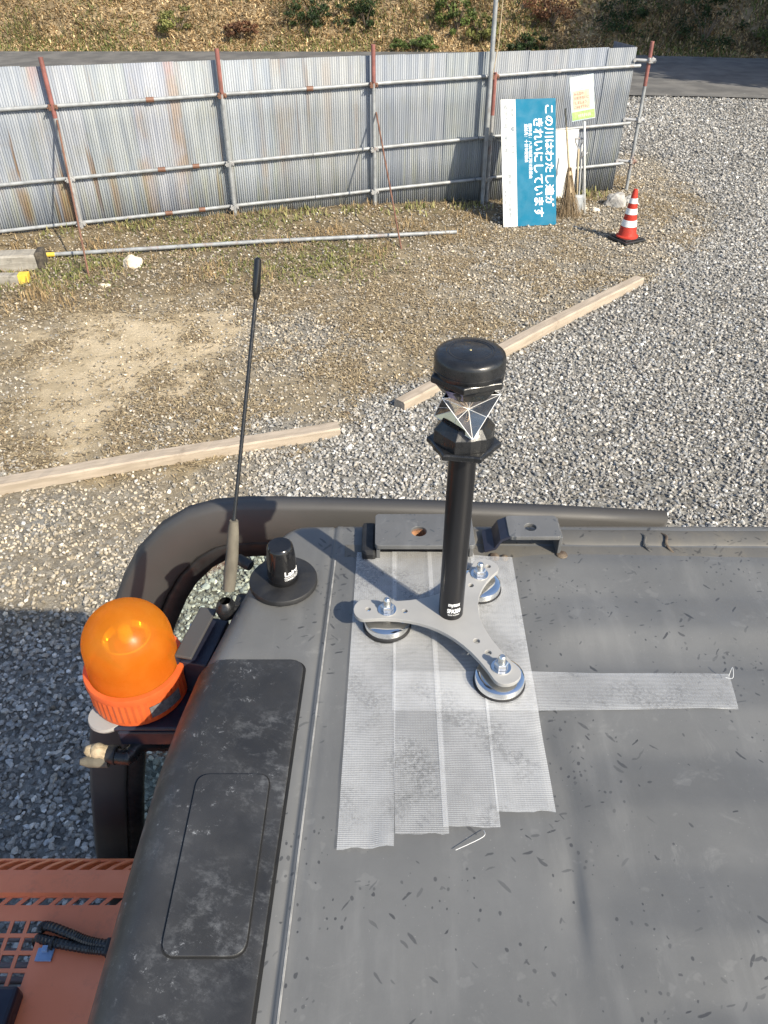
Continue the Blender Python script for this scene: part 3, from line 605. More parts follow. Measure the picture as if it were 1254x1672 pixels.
# ------------------------------------------------------------------ boards, poster and tools against the fence
class Frame2:
    def __init__(s, o, ex, ez): s.o, s.ex, s.ez = Vector(o), Vector(ex), Vector(ez); s.n = s.ex.cross(s.ez).normalized()
    def p(s, u, v, d=0): return s.o + s.ex * u + s.ez * v + s.n * d
    def slab(s, name, u0, v0, u1, v1, d0, d1, m, par, bevel=0):
        b = MB(); q = [(u0, v0), (u1, v0), (u1, v1), (u0, v1)]; b.add([s.p(u, v, d0) for u, v in q] + [s.p(u, v, d1) for u, v in q], [(3, 2, 1, 0), (4, 5, 6, 7), (0, 1, 5, 4), (1, 2, 6, 5), (2, 3, 7, 6), (3, 0, 4, 7)]); return b.build(name, m, par, bevel=bevel)
    def text(s, body, u0, u1, v0, v1, d, m, par, bold=0, down=False, name='lettering'):
        V, F = text_mesh(body, bold); b = MB()
        if down: pts = [s.p(u0 + (u1 - u0) * y, v1 - (v1 - v0) * x, d) for x, y, _ in V]
        else: pts = [s.p(u0 + (u1 - u0) * x, v0 + (v1 - v0) * y, d) for x, y, _ in V]
        b.add(pts, F); return b.build(name, m, par, weld=False)
bl, br = Vector((1.727, 11.284, .01)), Vector((2.508, 11.393, .01)); ex = (br - bl).normalized(); up = Vector((-.075, .385, 1.0)); up = (up - ex * up.dot(ex) + ex * -.022).normalized()
W_, H_ = .79, 1.66; S = Frame2(bl, ex, up)
t = thing('sign_board', bl, 'tall blue and white notice board stood on its side, leaning by the fence', 'sign')
S.slab('board', .213, 0, W_, H_, -.012, 0, M['blue'], t, .002); S.slab('white_strip', 0, 0, .2125, H_, -.012, 0, M['white'], t, .002)
fx = lambda f: f * W_; fy = lambda f: H_ * (1 - f)
S.text('この川はわたし達が', fx(.79), fx(.965), fy(.85), fy(.05), .002, M['letter'], t, .020, True); S.text('きれいにしています', fx(.585), fx(.765), fy(.93), fy(.15), .002, M['letter'], t, .020, True)
S.text('団体名：八次地区河川愛護会', fx(.495), fx(.56), fy(.62), fy(.19), .002, M['letter'], t, .012, True); S.text('連絡先：十日市愛護会', fx(.42), fx(.485), fy(.49), fy(.19), .002, M['letter'], t, .012, True)
S.text('広島県ラブ♥リバー制度', fx(.165), fx(.235), fy(.42), fy(.03), .002, M['greyink'], t, .0, True); S.text('認定番号　第４号', fx(.045), fx(.12), fy(.41), fy(.04), .002, M['greyink'], t, .01, True)
S.text('三次市', fx(.20), fx(.235), fy(.68), fy(.53), .002, M['greyink'], t, -.003, True); S.text('広島県芸北地域事務所', fx(.10), fx(.165), fy(.97), fy(.53), .002, M['greyink'], t, 0, True); S.text('建設局', fx(.03), fx(.07), fy(.82), fy(.69), .002, M['greyink'], t, -.003, True)
S.slab('divider_line', .004, fy(.466), .20, fy(.462), .0005, .0015, M['greyink'], t)
# poster on a stake
b0 = Vector((3.03, 11.86, 0)); t = thing('poster_on_stake', b0, 'pale green and blue poster fixed on a thin white stake', 'sign')
s = MB(); s.tube([b0 + Vector((.0, 0, -.08)), Vector((2.80, 12.16, 1.72))], .016, 10); s.build('stake', M['white'], t)
c0, c1, c2_, c3 = on_y(934, 199, 12.02), on_y(972, 192, 12.04), on_y(969, 122, 12.13), on_y(930, 127, 12.12)
Pf = Frame2(c0, (c1 - c0), (c3 - c0)); Pf.n = (c1 - c0).cross(c3 - c0).normalized()
Pf.slab('board', 0, 0, 1, 1, -.006, 0, M['psky'], t); Pf.slab('green_band', .02, .02, .98, .21, .001, .002, M['pgreen'], t); Pf.slab('text_panel', .1, .25, .8, .68, .001, .002, M['pcream'], t)
for i, (lb, a, b) in enumerate((('みんなの', .14, .55), ('川をきれいに', .14, .76), ('しましょう', .18, .66), ('ごみをすてない', .14, .74))): Pf.text(lb, a, b, .575 - .1 * i, .645 - .1 * i, .003, M['pink'], t, .01)
Pf.text('かわをまもる会', .28, .82, .07, .15, .003, M['white'], t, .02)
b = MB(); b.add([Pf.p(.62 + .26 * math.cos(a), .82 + .10 * math.sin(a) * (1 + .25 * math.cos(5 * a)), .002) for a in np.linspace(0, 2 * math.pi, 24, endpoint=False)], [tuple(range(24))]); b.build('cloud_picture', M['white'], t, weld=False)
# white board behind the tools
o_ = fpt(2.53, 0.03, .17); B = Frame2(o_, FE, (FN * -.13 + Vector((0, 0, .99))).normalized()); t = thing('white_board', o_, 'blank white panel leaning on the fence behind the broom', 'board'); B.slab('panel', 0, 0, .44, .97, -.01, 0, M['white'], t, .002); B.slab('edge_strip', .0, .955, .44, .97, .001, .004, M['coneband'], t)
# bamboo broom, bristles down
bb = on_z(929, 357); bb.z = 0; t = thing('bamboo_broom', bb, 'worn bamboo broom standing bristles down against the white panel', 'broom')
hb = bb + Vector((-.055, .17, .62)); ht = bb + Vector((-.16, .52, 1.38)); s = MB(); s.tube([hb + (hb - ht) * .35, hb, hb.lerp(ht, .5), ht], [.016, .016, .015, .013], 10); s.build('handle', M['bamboo'], t)
s = MB(); g = random.Random(5)
for k in range(170):
    a = g.uniform(0, 6.28); rr = math.sqrt(g.random()); st = hb + Vector((.028 * rr * math.cos(a), .028 * rr * math.sin(a), g.uniform(-.1, .06))); en = bb + Vector((.19 * rr * math.cos(a) + g.uniform(-.03, .03), .11 * rr * math.sin(a) + g.uniform(-.03, .03), g.uniform(.0, .06)))
    md = st.lerp(en, .5) + Vector((-.3 * (en.x - hb.x) * .4, 0, .02)); s.tube([st, md, en], [.004, .0035, .0015], 4, cap=False)
s.build('bristles', M['twig'], t, weld=False)
s = MB(); s.lathe([(.034, -.03), (.040, -.02), (.040, .02), (.034, .03)], hb + Vector((.004, -.01, -.03)), 14, axis=(ht - hb)); s.build('binding', M['bamboo'], t)
# shovel with a D handle
sb = on_z(940, 352); t = thing('shovel', (sb.x, sb.y, 0), 'small shovel with a D shaped grip leaning beside the broom', 'shovel'); sb.z = .02
st = sb + Vector((-.05, .22, .86)); s = MB(); s.tube([sb + Vector((-.012, .06, .24)), st], .014, 10); s.build('shaft', M['bamboo'], t)
s = MB(); s.tube([st, st + Vector((-.055, .02, .09)), st + Vector((-.06, .02, .135))], .009, 8); s.tube([st, st + Vector((.055, .02, .09)), st + Vector((.06, .02, .135))], .009, 8); s.tube([st + Vector((-.065, .02, .135)), st + Vector((.065, .02, .135))], .013, 10); s.build('grip', M['rustgalv'], t)
s = MB(); q = []
for i in range(7):
    v = i / 6
    for j in range(5):
        u = j / 4 - .5; wdt = .2 * (1 - .55 * (1 - v) ** 2); q.append(sb + Vector((u * wdt, .0 + .06 * v - .03 * (1 - 4 * u * u) * .8, .27 * v)))
s.add(q, [(i * 5 + j, i * 5 + j + 1, i * 5 + j + 6, i * 5 + j + 5) for i in range(6) for j in range(4)], 0, True); o = s.build('blade', M['galv'], t, weld=False); o.modifiers.new('thickness', 'SOLIDIFY').thickness = .004
# two thin white stakes
for (px, py, dx, lb) in ((952, 345, -.06, 'short white stake with a rusty tie leaning on the white panel'), (944, 342, -.03, 'thin white stick close to the white panel edge')):
    a = on_z(px, py); t = thing('stake', a, lb, 'stake'); top = Vector((a.x + dx, a.y + .26, .80 if dx < -.05 else .9)); s = MB(); s.tube([a + Vector((0, 0, -.04)), a.lerp(top, .5), top], .012, 8); s.build('stick', M['white'], t)
    if dx < -.05: s = MB(); s.box(top - Vector((0, 0, .05)), (.06, .04, .07)); s.tube([top + Vector((-.05, -.02, -.09)), top + Vector((.06, -.02, -.02))], .012, 8); s.build('wire_tie', M['rustgalv'], t, bevel=.01)

# traffic cone
cb = on_z(1022, 393); t = thing('traffic_cone', (cb.x, cb.y, 0), 'red traffic cone with three white bands on a black base', 'cone')
s = MB(); q = Matrix.Rotation(R(28), 3, 'Z'); s.box((cb.x, cb.y, .03), (.37, .37, .035), q); s.box((cb.x, cb.y, .055), (.29, .29, .02), q); s.build('base', M['rubber'], t, bevel=.01)
cr_ = lambda z: .125 - (.125 - .030) * (z - .075) / .605
s = MB(); s.lathe([(.150, .062), (.150, .078), (.142, .085), (.128, .09)] + [(cr_(z), z) for z in (.10, .3, .5, .665)] + [(.026, .685), (.018, .688), (.018, .66)], (cb.x, cb.y, 0), 40); s.build('cone_body', M['conered'], t)
for z0, z1 in ((.21, .295), (.37, .445), (.51, .575)):
    s = MB(); s.lathe([(cr_(z0) + .001, z0), (cr_(z0) + .003, z0 + .002), (cr_(z1) + .003, z1 - .002), (cr_(z1) + .001, z1)], (cb.x, cb.y, 0), 40); s.build('reflective_band', M['coneband'], t)

# timbers, pipe, logs, rocks
def timber(name, a, b, wid, h, m, label, cat, group=None, ends=None, z0=.0):
    a, b = Vector((a.x, a.y, z0 + h / 2)), Vector((b.x, b.y, z0 + h / 2)); t = thing(name, ((a + b) / 2) * 1, label, cat, group); L = LOC[t.name]
    d = (b - a); t.rotation_euler = (0, 0, math.atan2(d.y, d.x)); n = 40; s = MB(); vs = []; g = random.Random(len(label))
    prof = [(-.5, -.5), (-.5, .38), (-.4, .5), (.4, .5), (.5, .38), (.5, -.5)]
    for i in range(n + 1):
        for (u, v) in prof: vs.append(L + Vector(((i / n - .5) * d.length, u * wid * (1 + g.uniform(-.015, .015)), v * h + g.uniform(-.003, .003) + .012 * math.sin(i * .13 + wid * 40))))
    s.add(vs, [(i * 6 + j, i * 6 + 6 + j, i * 6 + 7 + j, i * 6 + 1 + j) for i in range(n) for j in range(5)] + [tuple(range(5, -1, -1)), tuple(n * 6 + j for j in range(6))])
    s.build('beam', m, t, weld=False)
    if ends:
        s = MB(); s.box(L + Vector((d.length / 2 - ends / 2 + .003, 0, 0)), (ends, wid + .006, h + .012)); s.build('painted_end', M['yellow'], t, bevel=.006)
    return t
timber('timber', on_z(-120, 822), on_z(553, 706), .14, .09, M['timber'], 'pale weathered timber lying across the gravel behind the whip aerial', 'timber', 'parking timbers on the gravel')
timber('timber', on_z(652, 668), on_z(1042, 463), .13, .10, M['timber'], 'squared timber on the gravel passing behind the mast cap', 'timber', 'parking timbers on the gravel')
timber('sleeper', on_z(-90, 446), on_z(66, 437), .26, .20, M['log'], 'thick dark rotting sleeper at the left edge of the yard', 'timber')
t = bpy.data.objects['sleeper']; e = LOC['sleeper']; s = MB(); s.box(e + Vector((.62, .0, .02)), (.10, .27, .22)); s.build('rotten_end', M['logend'], t, bevel=.03)
timber('marker_timber', on_z(-90, 470), on_z(50, 462), .12, .12, M['log'], 'low timber with a yellow painted end at the left edge', 'timber', ends=.12)
a, b = on_z(92, 424), on_z(745, 387); t = thing('steel_pipe', (a + b) / 2, 'long galvanised pipe with a yellow end lying before the fence', 'pipe')
a.z = b.z = .07; s = MB(); s.tube([a, (a + b) / 2 + Vector((0, 0, .02)), b], .026, 14); s.build('pipe', M['galv'], t); s = MB(); d = (a - b).normalized(); s.tube([a, a + d * .13], .0285, 14); s.build('painted_end', M['yellow'], t)
def rock(p, r, label, m, seed, fl=.6):
    bm = bmesh.new(); bmesh.ops.create_icosphere(bm, subdivisions=3, radius=1); s = MB()
    for v in bm.verts:
        n = noise.fractal(v.co * 1.1 + Vector((seed, 0, 0)), 1, 2, 3); c = v.co * (1 + .35 * n); v.co = Vector((c.x * r, c.y * r * .8, max(c.z, -.5) * r * fl + r * fl * .4)) + Vector((p.x, p.y, 0))
    me = bpy.data.meshes.new('rock'); bm.to_mesh(me); bm.free(); o = link('rock', me, m); tag(o, label, 'rock', 'loose rocks')
rock(on_z(217, 436), .13, 'pale tan rock lying just before the steel pipe', M['palerock'], 1, .8); rock(on_z(1003, 336), .17, 'grey rock at the foot of the fence end post', M['rock'], 5, .8); rock(on_z(971, 345), .07, 'small rock between the stakes and the cone', M['palerock'], 9); rock(on_z(172, 468), .07, 'small pale flat stone near the timber with yellow end', M['palerock'], 12, .4); rock(on_z(1026, 330), .10, 'rounded grey rock right behind the cone', M['rock'], 14, .7)

# ================================================================== EXCAVATOR
ZR = 2.87
ex_ = thing('excavator', (.4, .4, 0), 'orange excavator seen from above its grey cab roof', 'excavator')
XL = [(-.6, -.268), (.256, -.262), (.40, -.2595), (.526, -.255), (.60, -.248), (.68, -.236), (.77, -.215), (.86, -.192), (.93, -.176), (.965, -.150), (.98, -.105)]
XL = [(y, x + .033) for y, x in XL]
def xl(y): return float(np.interp(y, [a for a, _ in XL], [b for _, b in XL]))
def g1(y): return -.0915 + .0334 * (y - .55) + .0    # the seam line
def rib(x, y):
    z = 0
    xr = .205 - .02 * (y - .5); e = min(max((x - xr) / .05, 0), 1); e = e * e * (3 - 2 * e)
    ph = (y - .30) / .132 * 2 * math.pi; z += e * .0038 * (2 / math.pi) * math.asin(.985 * math.sin(ph))
    if .66 < y < .86: z -= .004 * e * math.exp(-((y - .69) / .03) ** 2)
    cx_ = .188 + (y - .29) * .09; dd = (x - cx_); z += -.0052 * math.exp(-(dd / (.005 if dd > 0 else .020)) ** 2) * math.exp(-((y - .365) / .052) ** 2)      # a crease
    z += -.0030 * math.exp(-((x - .193) / .010) ** 2) * math.exp(-((y - .55) / .035) ** 2)
    z += -.003 * math.exp(-((x - xr - .0) / .012) ** 2) * math.exp(-((y - .50) / .05) ** 2)
    z += .0025 * noise.noise(Vector((x * 3.1, y * 3.1, 2)))
    return z
def prof(y, off=0.0, xr=None, cols=None):
    """points across the roof at y, from the rear wall over the rounded edge to the right"""
    c = xl(y); rx, rz = .05, .075; pts = []
    for k in range(5): pts.append((c - rx - off, 2.28 + (ZR - rz - 2.28) * k / 5))
    for k in range(11):
        a = R(90 * k / 10); pts.append((c - (rx + off) * math.cos(a), ZR - rz + (rz + off) * math.sin(a)))
    return pts
s = MB(); ysr = list(np.arange(-.30, .90, .008)) + list(np.arange(.90, .9801, .006)); vs = []; nc = None
for y in ysr:
    p = prof(y); c = xl(y); g = g1(y)
    fl = [(c + (g - .004 - c) * k / 8) for k in range(1, 9)]
    cols = [(x, 0.0) for x in fl] + [(g - .002, -.0015), (g, -.0015), (g + .002, .0), (g + .004, .0018), (g + .010, .0018), (g + .012, .0012)]
    x0 = g + .012; cols += [(x0 + (.62 - x0) * (k / 140), .0012) for k in range(1, 141)] + [(.62 + .58 * k / 30, .0012) for k in range(1, 31)]
    drop = 0 if y < .945 else -.075 * (1 - math.sqrt(max(0, 1 - ((y - .945) / .036) ** 2)))
    if y >= .98: drop = -.085
    row = [(x, y, z + drop) for x, z in p[:-1]] + [(x, y, ZR + dz + drop + (rib(x, y) if x > x0 else 0) * min(1, max(0, (.90 - y) / .02))) for x, dz in [(p[-1][0], 0)] + cols]
    nc = len(row); vs += row
s.add(vs, [(i * nc + j, i * nc + j + 1, (i + 1) * nc + j + 1, (i + 1) * nc + j) for i in range(len(ysr) - 1) for j in range(nc - 1)], 0, True)
roof = s.build('cab_roof', M['roof'], ex_, weld=False)
# sealant bead along the seam
s = MB(); s.tube([(g1(y) + .0068, y, ZR + .0012) for y in np.arange(-.3, .9, .03)], .0016, 6); s.build('seam_sealant', M['seam'], roof)
# cab walls under the roof, open door side with dark interior
s = MB(); s.box((.50, .415, 1.92), (1.36, .99, 1.60)); cab = s.build('cab', M['inner'], ex_, bevel=.03)
s = MB(); s.box((1.1815, .415, 2.25), (.006, .8, .8)); s.build('window', M['gloss'], cab, bevel=.02)
s = MB(); s.box((.5, .9115, 2.2), (1.0, .006, .9)); s.build('window', M['gloss'], cab, bevel=.02)
s = MB(); s.box((-.1835, .4, 2.5), (.006, .6, .3)); s.build('window', M['gloss'], cab, bevel=.02)
# rail along the far edge of the roof with its filler strip
s = MB(); yr = lambda x: .932 - .012 * (x + .0)
vs = []; pr_ = [(-.030, -.03), (-.029, -.004), (-.024, .006), (-.014, .0105), (.010, .010), (.022, .004), (.028, -.008), (.029, -.04)]
for x in np.linspace(-.03, 1.2, 60):
    for a, b in pr_: vs.append((x, yr(x) + a, ZR - .006 + b + .0012 * noise.noise(Vector((x * 14, a * 30, 1)))))
s.add(vs, [(i * 8 + j, i * 8 + 8 + j, i * 8 + 9 + j, i * 8 + 1 + j) for i in range(59) for j in range(7)], 0, True); s.build('roof_rail', M['flange'], ex_, weld=False)
s = MB(); n = 30; vs = []
for i in range(n + 1):
    x = -.06 + 1.26 * i / n; vs += [(x, yr(x) - .058, ZR + .0005), (x, yr(x) - .045, ZR - .001 + .004), (x, yr(x) - .026, ZR + .002)]
s.add(vs, [(i * 3 + j, i * 3 + 3 + j, i * 3 + 4 + j, i * 3 + 1 + j) for i in range(n) for j in range(2)], 0, True); s.build('weld_strip', M['flange'], ex_, weld=False)
for px in (1050, 1085):
    p = on_z(px, 885, ZR + .005); s = MB(); s.tube(spline([p + Vector((0, .026, -.004)), p + Vector((.006, .012, .001)), p + Vector((.001, -.006, .0005)), p + Vector((.008, -.022, -.004))], 5), [.0022] * 16, 7); s.build('weld_bead', M['weld'] if px > 1060 else M['flange'], ex_)
# lifting brackets
A = [on_z(*q, ZR + .028) for q in ((622, 843), (768, 845), (764, 898), (613, 896))]
o0 = A[3]; lb = Matrix.Translation((0, 0, ZR + .034))
hc = on_z(684, 868, ZR + .034)
outl = rrect(A[3].x, A[3].y, A[1].x, A[1].y, .006)
br1 = shape(outl, [circ(hc, .0125)], .006, lb, 'lifting_bracket', M['bare'], ex_, .0008)
s = MB(); s.lathe([(.0125, -.001), (.0125, -.024), (.0, -.024)], (hc.x, hc.y, ZR + .034), 24); 
for k in range(6): s.lathe([(.0125, -.003 - .003 * k), (.0112, -.0045 - .003 * k), (.0125, -.006 - .003 * k)], (hc.x, hc.y, ZR + .034), 24)
s.build('threaded_hole', M['rust'], br1)
xm = (A[3].x + A[1].x) / 2; s = MB(); s.box((A[3].x + .004, (A[0].y + A[3].y) / 2 + .002, ZR + .012), (.006, A[0].y - A[3].y - .006, .034)); s.box((A[1].x - .004, (A[0].y + A[3].y) / 2 + .002, ZR + .012), (.006, A[0].y - A[3].y - .006, .034)); s.box((xm, A[0].y - .006, ZR + .010), (A[1].x - A[3].x - .02, .006, .034)); s.build('bracket_legs', M['bare'], br1, bevel=.001)
s = MB(); p = on_z(603, 872, ZR + .01); s.box((A[3].x - .010, (A[0].y + A[3].y) / 2, ZR + .008), (.022, A[0].y - A[3].y - .004, .022)); s.build('mounting_foot', M['rubber'], br1, bevel=.005)
B_ = [on_z(*q, ZR + .036) for q in ((826, 845), (903, 846), (915, 878), (832, 880))]; hb_ = on_z(866, 861, ZR + .040)
br2 = shape(rrect(B_[3].x, B_[3].y, B_[2].x, B_[1].y, .005), [circ(hb_, .0098)], .005, Matrix.Translation((0, 0, ZR + .040)), 'lifting_bracket', M['bare'], ex_, .0008)
s = MB(); ym = (B_[3].y + B_[1].y) / 2; dy = B_[1].y - B_[3].y
s.box((B_[2].x + .001, ym, ZR + .017), (.005, dy - .002, .042)); s.build('bracket_leg', M['bare'], br2, bevel=.001)
s = MB(); vs = []
for x, z in ((B_[3].x + .004, ZR + .037), (B_[3].x - .010, ZR + .030), (B_[3].x - .018, ZR + .014), (B_[3].x - .034, ZR + .008)):
    vs += [(x, B_[3].y + .001, z), (x, B_[1].y - .001, z)]
s.add(vs, [(2 * i, 2 * i + 2, 2 * i + 3, 2 * i + 1) for i in range(3)]); o = s.build('bent_foot', M['navy'], br2, weld=False); o.modifiers.new('thickness', 'SOLIDIFY').thickness = .004
s = MB(); g = random.Random(3)
for (cx_, cy_, r) in ((B_[2].x + .006, B_[3].y, .010), (B_[3].x - .02, B_[3].y - .003, .008), (B_[3].x - .005, B_[3].y - .006, .006)):
    s.lathe([(r, 0), (r * .8, .004), (r * .3, .006), (0, .0065)], (cx_, cy_, ZR + .002), 12)
s.build('weld_rust', M['weld'], br2)

# black moulded panel over the rear edge
PY1, PR = .674, .018
def xr_p(y):
    e = -.1045 + .0315 * (y - .668)
    if y > PY1 - PR: e -= PR - math.sqrt(max(0, PR ** 2 - (y - (PY1 - PR)) ** 2))
    return e
s = MB(); vs = []; yy = list(np.arange(-.30, .655, .012)) + list(np.arange(.656, PY1 + .0001, .0018)); nk = 14
for y in yy:
    p = prof(y, .004); c = p[-1][0]; e = xr_p(y); row = [(x, y, z) for x, z in p] + [(c + (e - c) * k / nk, y, ZR + .004) for k in range(1, nk + 1)]; nc = len(row); vs += row
s.add(vs, [(i * nc + j, i * nc + j + 1, (i + 1) * nc + j + 1, (i + 1) * nc + j) for i in range(len(yy) - 1) for j in range(nc - 1)], 0, True)
panel = s.build('rear_panel', M['panel'], ex_, weld=False); so_ = panel.modifiers.new('thickness', 'SOLIDIFY'); so_.thickness = .0035; so_.offset = -1
bv = panel.modifiers.new('bevel', 'BEVEL'); bv.width = .0012; bv.segments = 2; bv.limit_method = 'ANGLE'; bv.angle_limit = R(50)
# dark gap right of the panel and its cover plate with a groove round it
s = MB(); vs = [];
for y in yy: vs += [(xr_p(y) - .003, y, ZR + .0006), (xr_p(y) + .0035, y, ZR + .0006)]
s.add(vs, [(2 * i, 2 * i + 1, 2 * i + 3, 2 * i + 2) for i in range(len(yy) - 1)]); s.build('panel_gap', M['gap'], panel, weld=False)
K = [on_z(*q, ZR + .004) for q in ((322, 1264), (444, 1264), (402, 1566), (258, 1566))]
def rr_quad(K, r, n=6):
    out = []
    for i in range(4):
        p, a, b = K[i], K[i - 1], K[(i + 1) % 4]; u, v = (a - p).normalized() * r, (b - p).normalized() * r
        for k in range(n + 1):
            t_ = k / n; out.append(p + u * (1 - t_) ** 2 + v * t_ ** 2)
    return [(q.x, q.y) for q in out]
def inset(K, d):
    c = sum(K, Vector()) / 4; return [c + Vector(((p - c).x * (1 - d / abs((p - c).x)), (p - c).y * (1 - d / abs((p - c).y)), 0)) for p in K]
OUT = rr_quad(K, .016)[::-1]; INN = rr_quad(inset(K, .0022), .0145)[::-1]
def zc(x, y):
    c = xl(y); return 0 if x >= c else -(.079 - .079 * math.sqrt(max(0, 1 - ((c - x) / .054) ** 2)))
gapo = shape(OUT, [INN], .0006, Matrix.Translation((0, 0, ZR + .0047)), 'cover_groove', M['gap'], panel)
cov = shape(INN, [], .0016, Matrix.Translation((0, 0, ZR + .0064)), 'access_cover', M['panel'], panel, .0007)
for o in (gapo, cov):
    for v in o.data.vertices: v.co.z += zc(v.co.x + LOC[o.name].x, v.co.y + LOC[o.name].y)

# open door folded back along the far side
DY = 1.055
oc = [tuple(on_y(px, py, DY + .012).xz) for px, py in ((1093, 843), (900, 833), (700, 825), (560, 821), (450, 819), (400, 819), (350, 823), (305, 835), (262, 860), (222, 902), (199, 945), (180, 1000), (165, 1060), (152, 1130), (145, 1200), (146, 1280), (155, 1390))]
zl = [z for _, z in oc]; oc += [(-.82, 1.25), (-.80, 1.15), (-.7, 1.12), (.44, 1.12), (.50, 1.16)]
def offs(poly, d):
    n = len(poly); out = []
    for i in range(n):
        a, p, b = Vector(poly[i - 1]), Vector(poly[i]), Vector(poly[(i + 1) % n]); n1 = Vector((-(p - a).y, (p - a).x)).normalized(); n2 = Vector((-(b - p).y, (b - p).x)).normalized(); nn = (n1 + n2); nn = nn / max(nn.dot(n1), .5) if nn.length > 1e-6 else n1; out.append(tuple(Vector(poly[i]) + nn * d))
    return out
door = thing('door_pivot', (.4, .4, 0), None, None); door.name = 'door'; door.parent = ex_; door.location = (0, 0, 0); LOC['door'] = Vector((.4, .4, 0))
TX = Matrix(((1, 0, 0, 0), (0, 0, 1, DY), (0, 1, 0, 0), (0, 0, 0, 1)))        # plate coordinates (x, z) -> world, its face towards -y
rings = [offs(oc, d) for d in (0, .003, .012, .045, .082, .0885, .090)]; dep = [.028, .007, .0015, .0, .0, .006, .03]
s = MB(); n = len(oc); vs = [(x, DY + d, z) for ring, d in zip(rings, dep) for x, z in ring]
s.add(vs, [(a * n + i, a * n + (i + 1) % n, (a + 1) * n + (i + 1) % n, (a + 1) * n + i) for a in range(len(rings) - 1) for i in range(n)] + [((len(rings) - 1) * n + i, (len(rings) - 1) * n + (i + 1) % n, (i + 1) % n, i) for i in range(n)], 0, True)
s.build('frame', M['door'], door, weld=False)
r2 = [offs(oc, d) for d in (.089, .090, .100, .125, .128)]; dep = [.03, .010, .009, .010, .03]; s = MB(); vs = [(x, DY + d, z) for ring, d in zip(r2, dep) for x, z in ring]
s.add(vs, [(a * n + i, a * n + (i + 1) % n, (a + 1) * n + (i + 1) % n, (a + 1) * n + i) for a in range(4) for i in range(n)], 0, True); s.build('seal', M['rubber'], door, weld=False)
gl = offs(oc, .12); gl = [(x, max(z, 1.62)) for x, z in gl]
s = MB(); s.add([(x, DY + .022, z) for x, z in gl], [tuple(range(n))]); s.add([(x, DY + .027, z) for x, z in gl], [tuple(range(n))[::-1]]); s.build('glass_pane', M['glass'], door, weld=False)
s = MB(); s.box((-.16, DY + .02, 1.40), (1.16, .03, .42)); s.build('lower_panel', M['door'], door, bevel=.01)

# antenna whip on the rear corner
an = thing('antenna_pivot', (.4, .4, 0), None, None); an.name = 'antenna'; an.parent = ex_; an.location = (0, 0, 0); LOC['antenna'] = Vector((.4, .4, 0))
ab = Vector((-.226, .795, 2.845)); at_ = on_y(421, 420, .965); u = (at_ - ab)
j1 = on_y(374, 962, .795); j2 = on_y(382, 850, .82)
s = MB(); m_ = j1.lerp(j2, .5) + Vector((.001, 0, 0)); s.tube([j1, j1.lerp(j2, .25), m_, j1.lerp(j2, .85), j2], [.0085, .0095, .0088, .0078, .0060], 12); s.build('rubber_sleeve', M['wrap'], an)
tt = on_y(418, 484, .95); L_ = [j2.lerp(tt, k / 90) for k in range(91)]
s = MB(); s.tube(L_, [.0030 if k % 2 else .0026 for k in range(91)], 8); s.build('whip', M['bplast'], an, weld=False)
s = MB(); d = (at_ - tt); s.tube([tt - d * .1, tt, tt + d * .12, tt + d * .8, tt + d * .95, at_], [.003, .0042, .0055, .0050, .0046, .0015], 12); s.build('whip_tip', M['gloss'], an)
s = MB(); s.lathe([(0, -.016), (.013, -.012), (.016, 0), (.013, .010), (.008, .016)], ab + Vector((-.004, 0, 0)), 16); s.tube([ab, ab + Vector((.05, .02, -.03))], .012, 10); s.build('ball_joint', M['bplast'], an)
s = MB(); s.box(ab + Vector((.030, .01, -.035)), (.05, .05, .07)); s.build('mount_block', M['rubber'], an, bevel=.006)
p0 = on_z(388, 912, 2.87); s = MB(); s.tube([p0 + Vector((-.0, 0, 0)), p0 + Vector((.022, -.013, -.004))], .0085, 12); s.build('bumper_stub', M['rubber'], ex_, bevel=.002)

# warning beacon on its bracket
BC = Vector((-.353, .722, 2.754)); be = thing('beacon_pivot', (.4, .4, 0), None, None); be.name = 'warning_beacon'; be.parent = ex_; be.location = (0, 0, 0); LOC['warning_beacon'] = Vector((.4, .4, 0))
s = MB(); nr = 96; vs = []
levels = [(0.0638, 0), (0.0670, .003), (0.0679, .012), (0.0679, .044), (0.0675, .050)]
s.lathe([(.0, .001), (0.0638, 0), (0.0670, .002), (0.0670, .010)], BC, 48)
rib_r = lambda k: .0686 if k % 2 else .0671
for z in (0.0091, .046): vs += [BC + Vector((rib_r(k) * math.cos(2 * math.pi * k / nr), rib_r(k) * math.sin(2 * math.pi * k / nr), z)) for k in range(nr)]
s.add(vs, [(k, (k + 1) % nr, nr + (k + 1) % nr, nr + k) for k in range(nr)]); s.lathe([(0.0686, .046), (0.0698, .047), (0.0700, .055), (0.0689, .058), (0.0629, .0585), (0.0620, .05)], BC, 64); s.build('collar', M['collar'], be)
s = MB(); s.lathe([(0.0625, .05), (0.0616, .075), (0.0606, .10)] + [(.0607 * math.cos(R(a)), .10 + .0620 * math.sin(R(a))) for a in range(6, 85, 6)] + [(0.0036, .1619), (0, .1620)], BC, 64); lens = s.build('lens', M['lens'], be); 
s = MB(); s.lathe([(0.0182, .058), (0.0274, .085), (0.0328, .110), (0.0310, .111), (0.0237, .092), (0.0128, .084), (0, .082)], BC, 32); s.build('reflector', M['chrome'], be)
s = MB(); s.lathe([(0.0593, .045), (0.0584, .055), (0.0182, .058), (0.0182, .10), (0.0109, .105), (0, .106)], BC, 32); s.build('lamp_holder', M['conered'], be)
s = MB(); s.lathe([(0.0073, .10), (0.0100, .115), (0.0082, .127), (0, .132)], BC, 20); s.build('bulb', M['coneband'], be)
s = MB(); vs = []
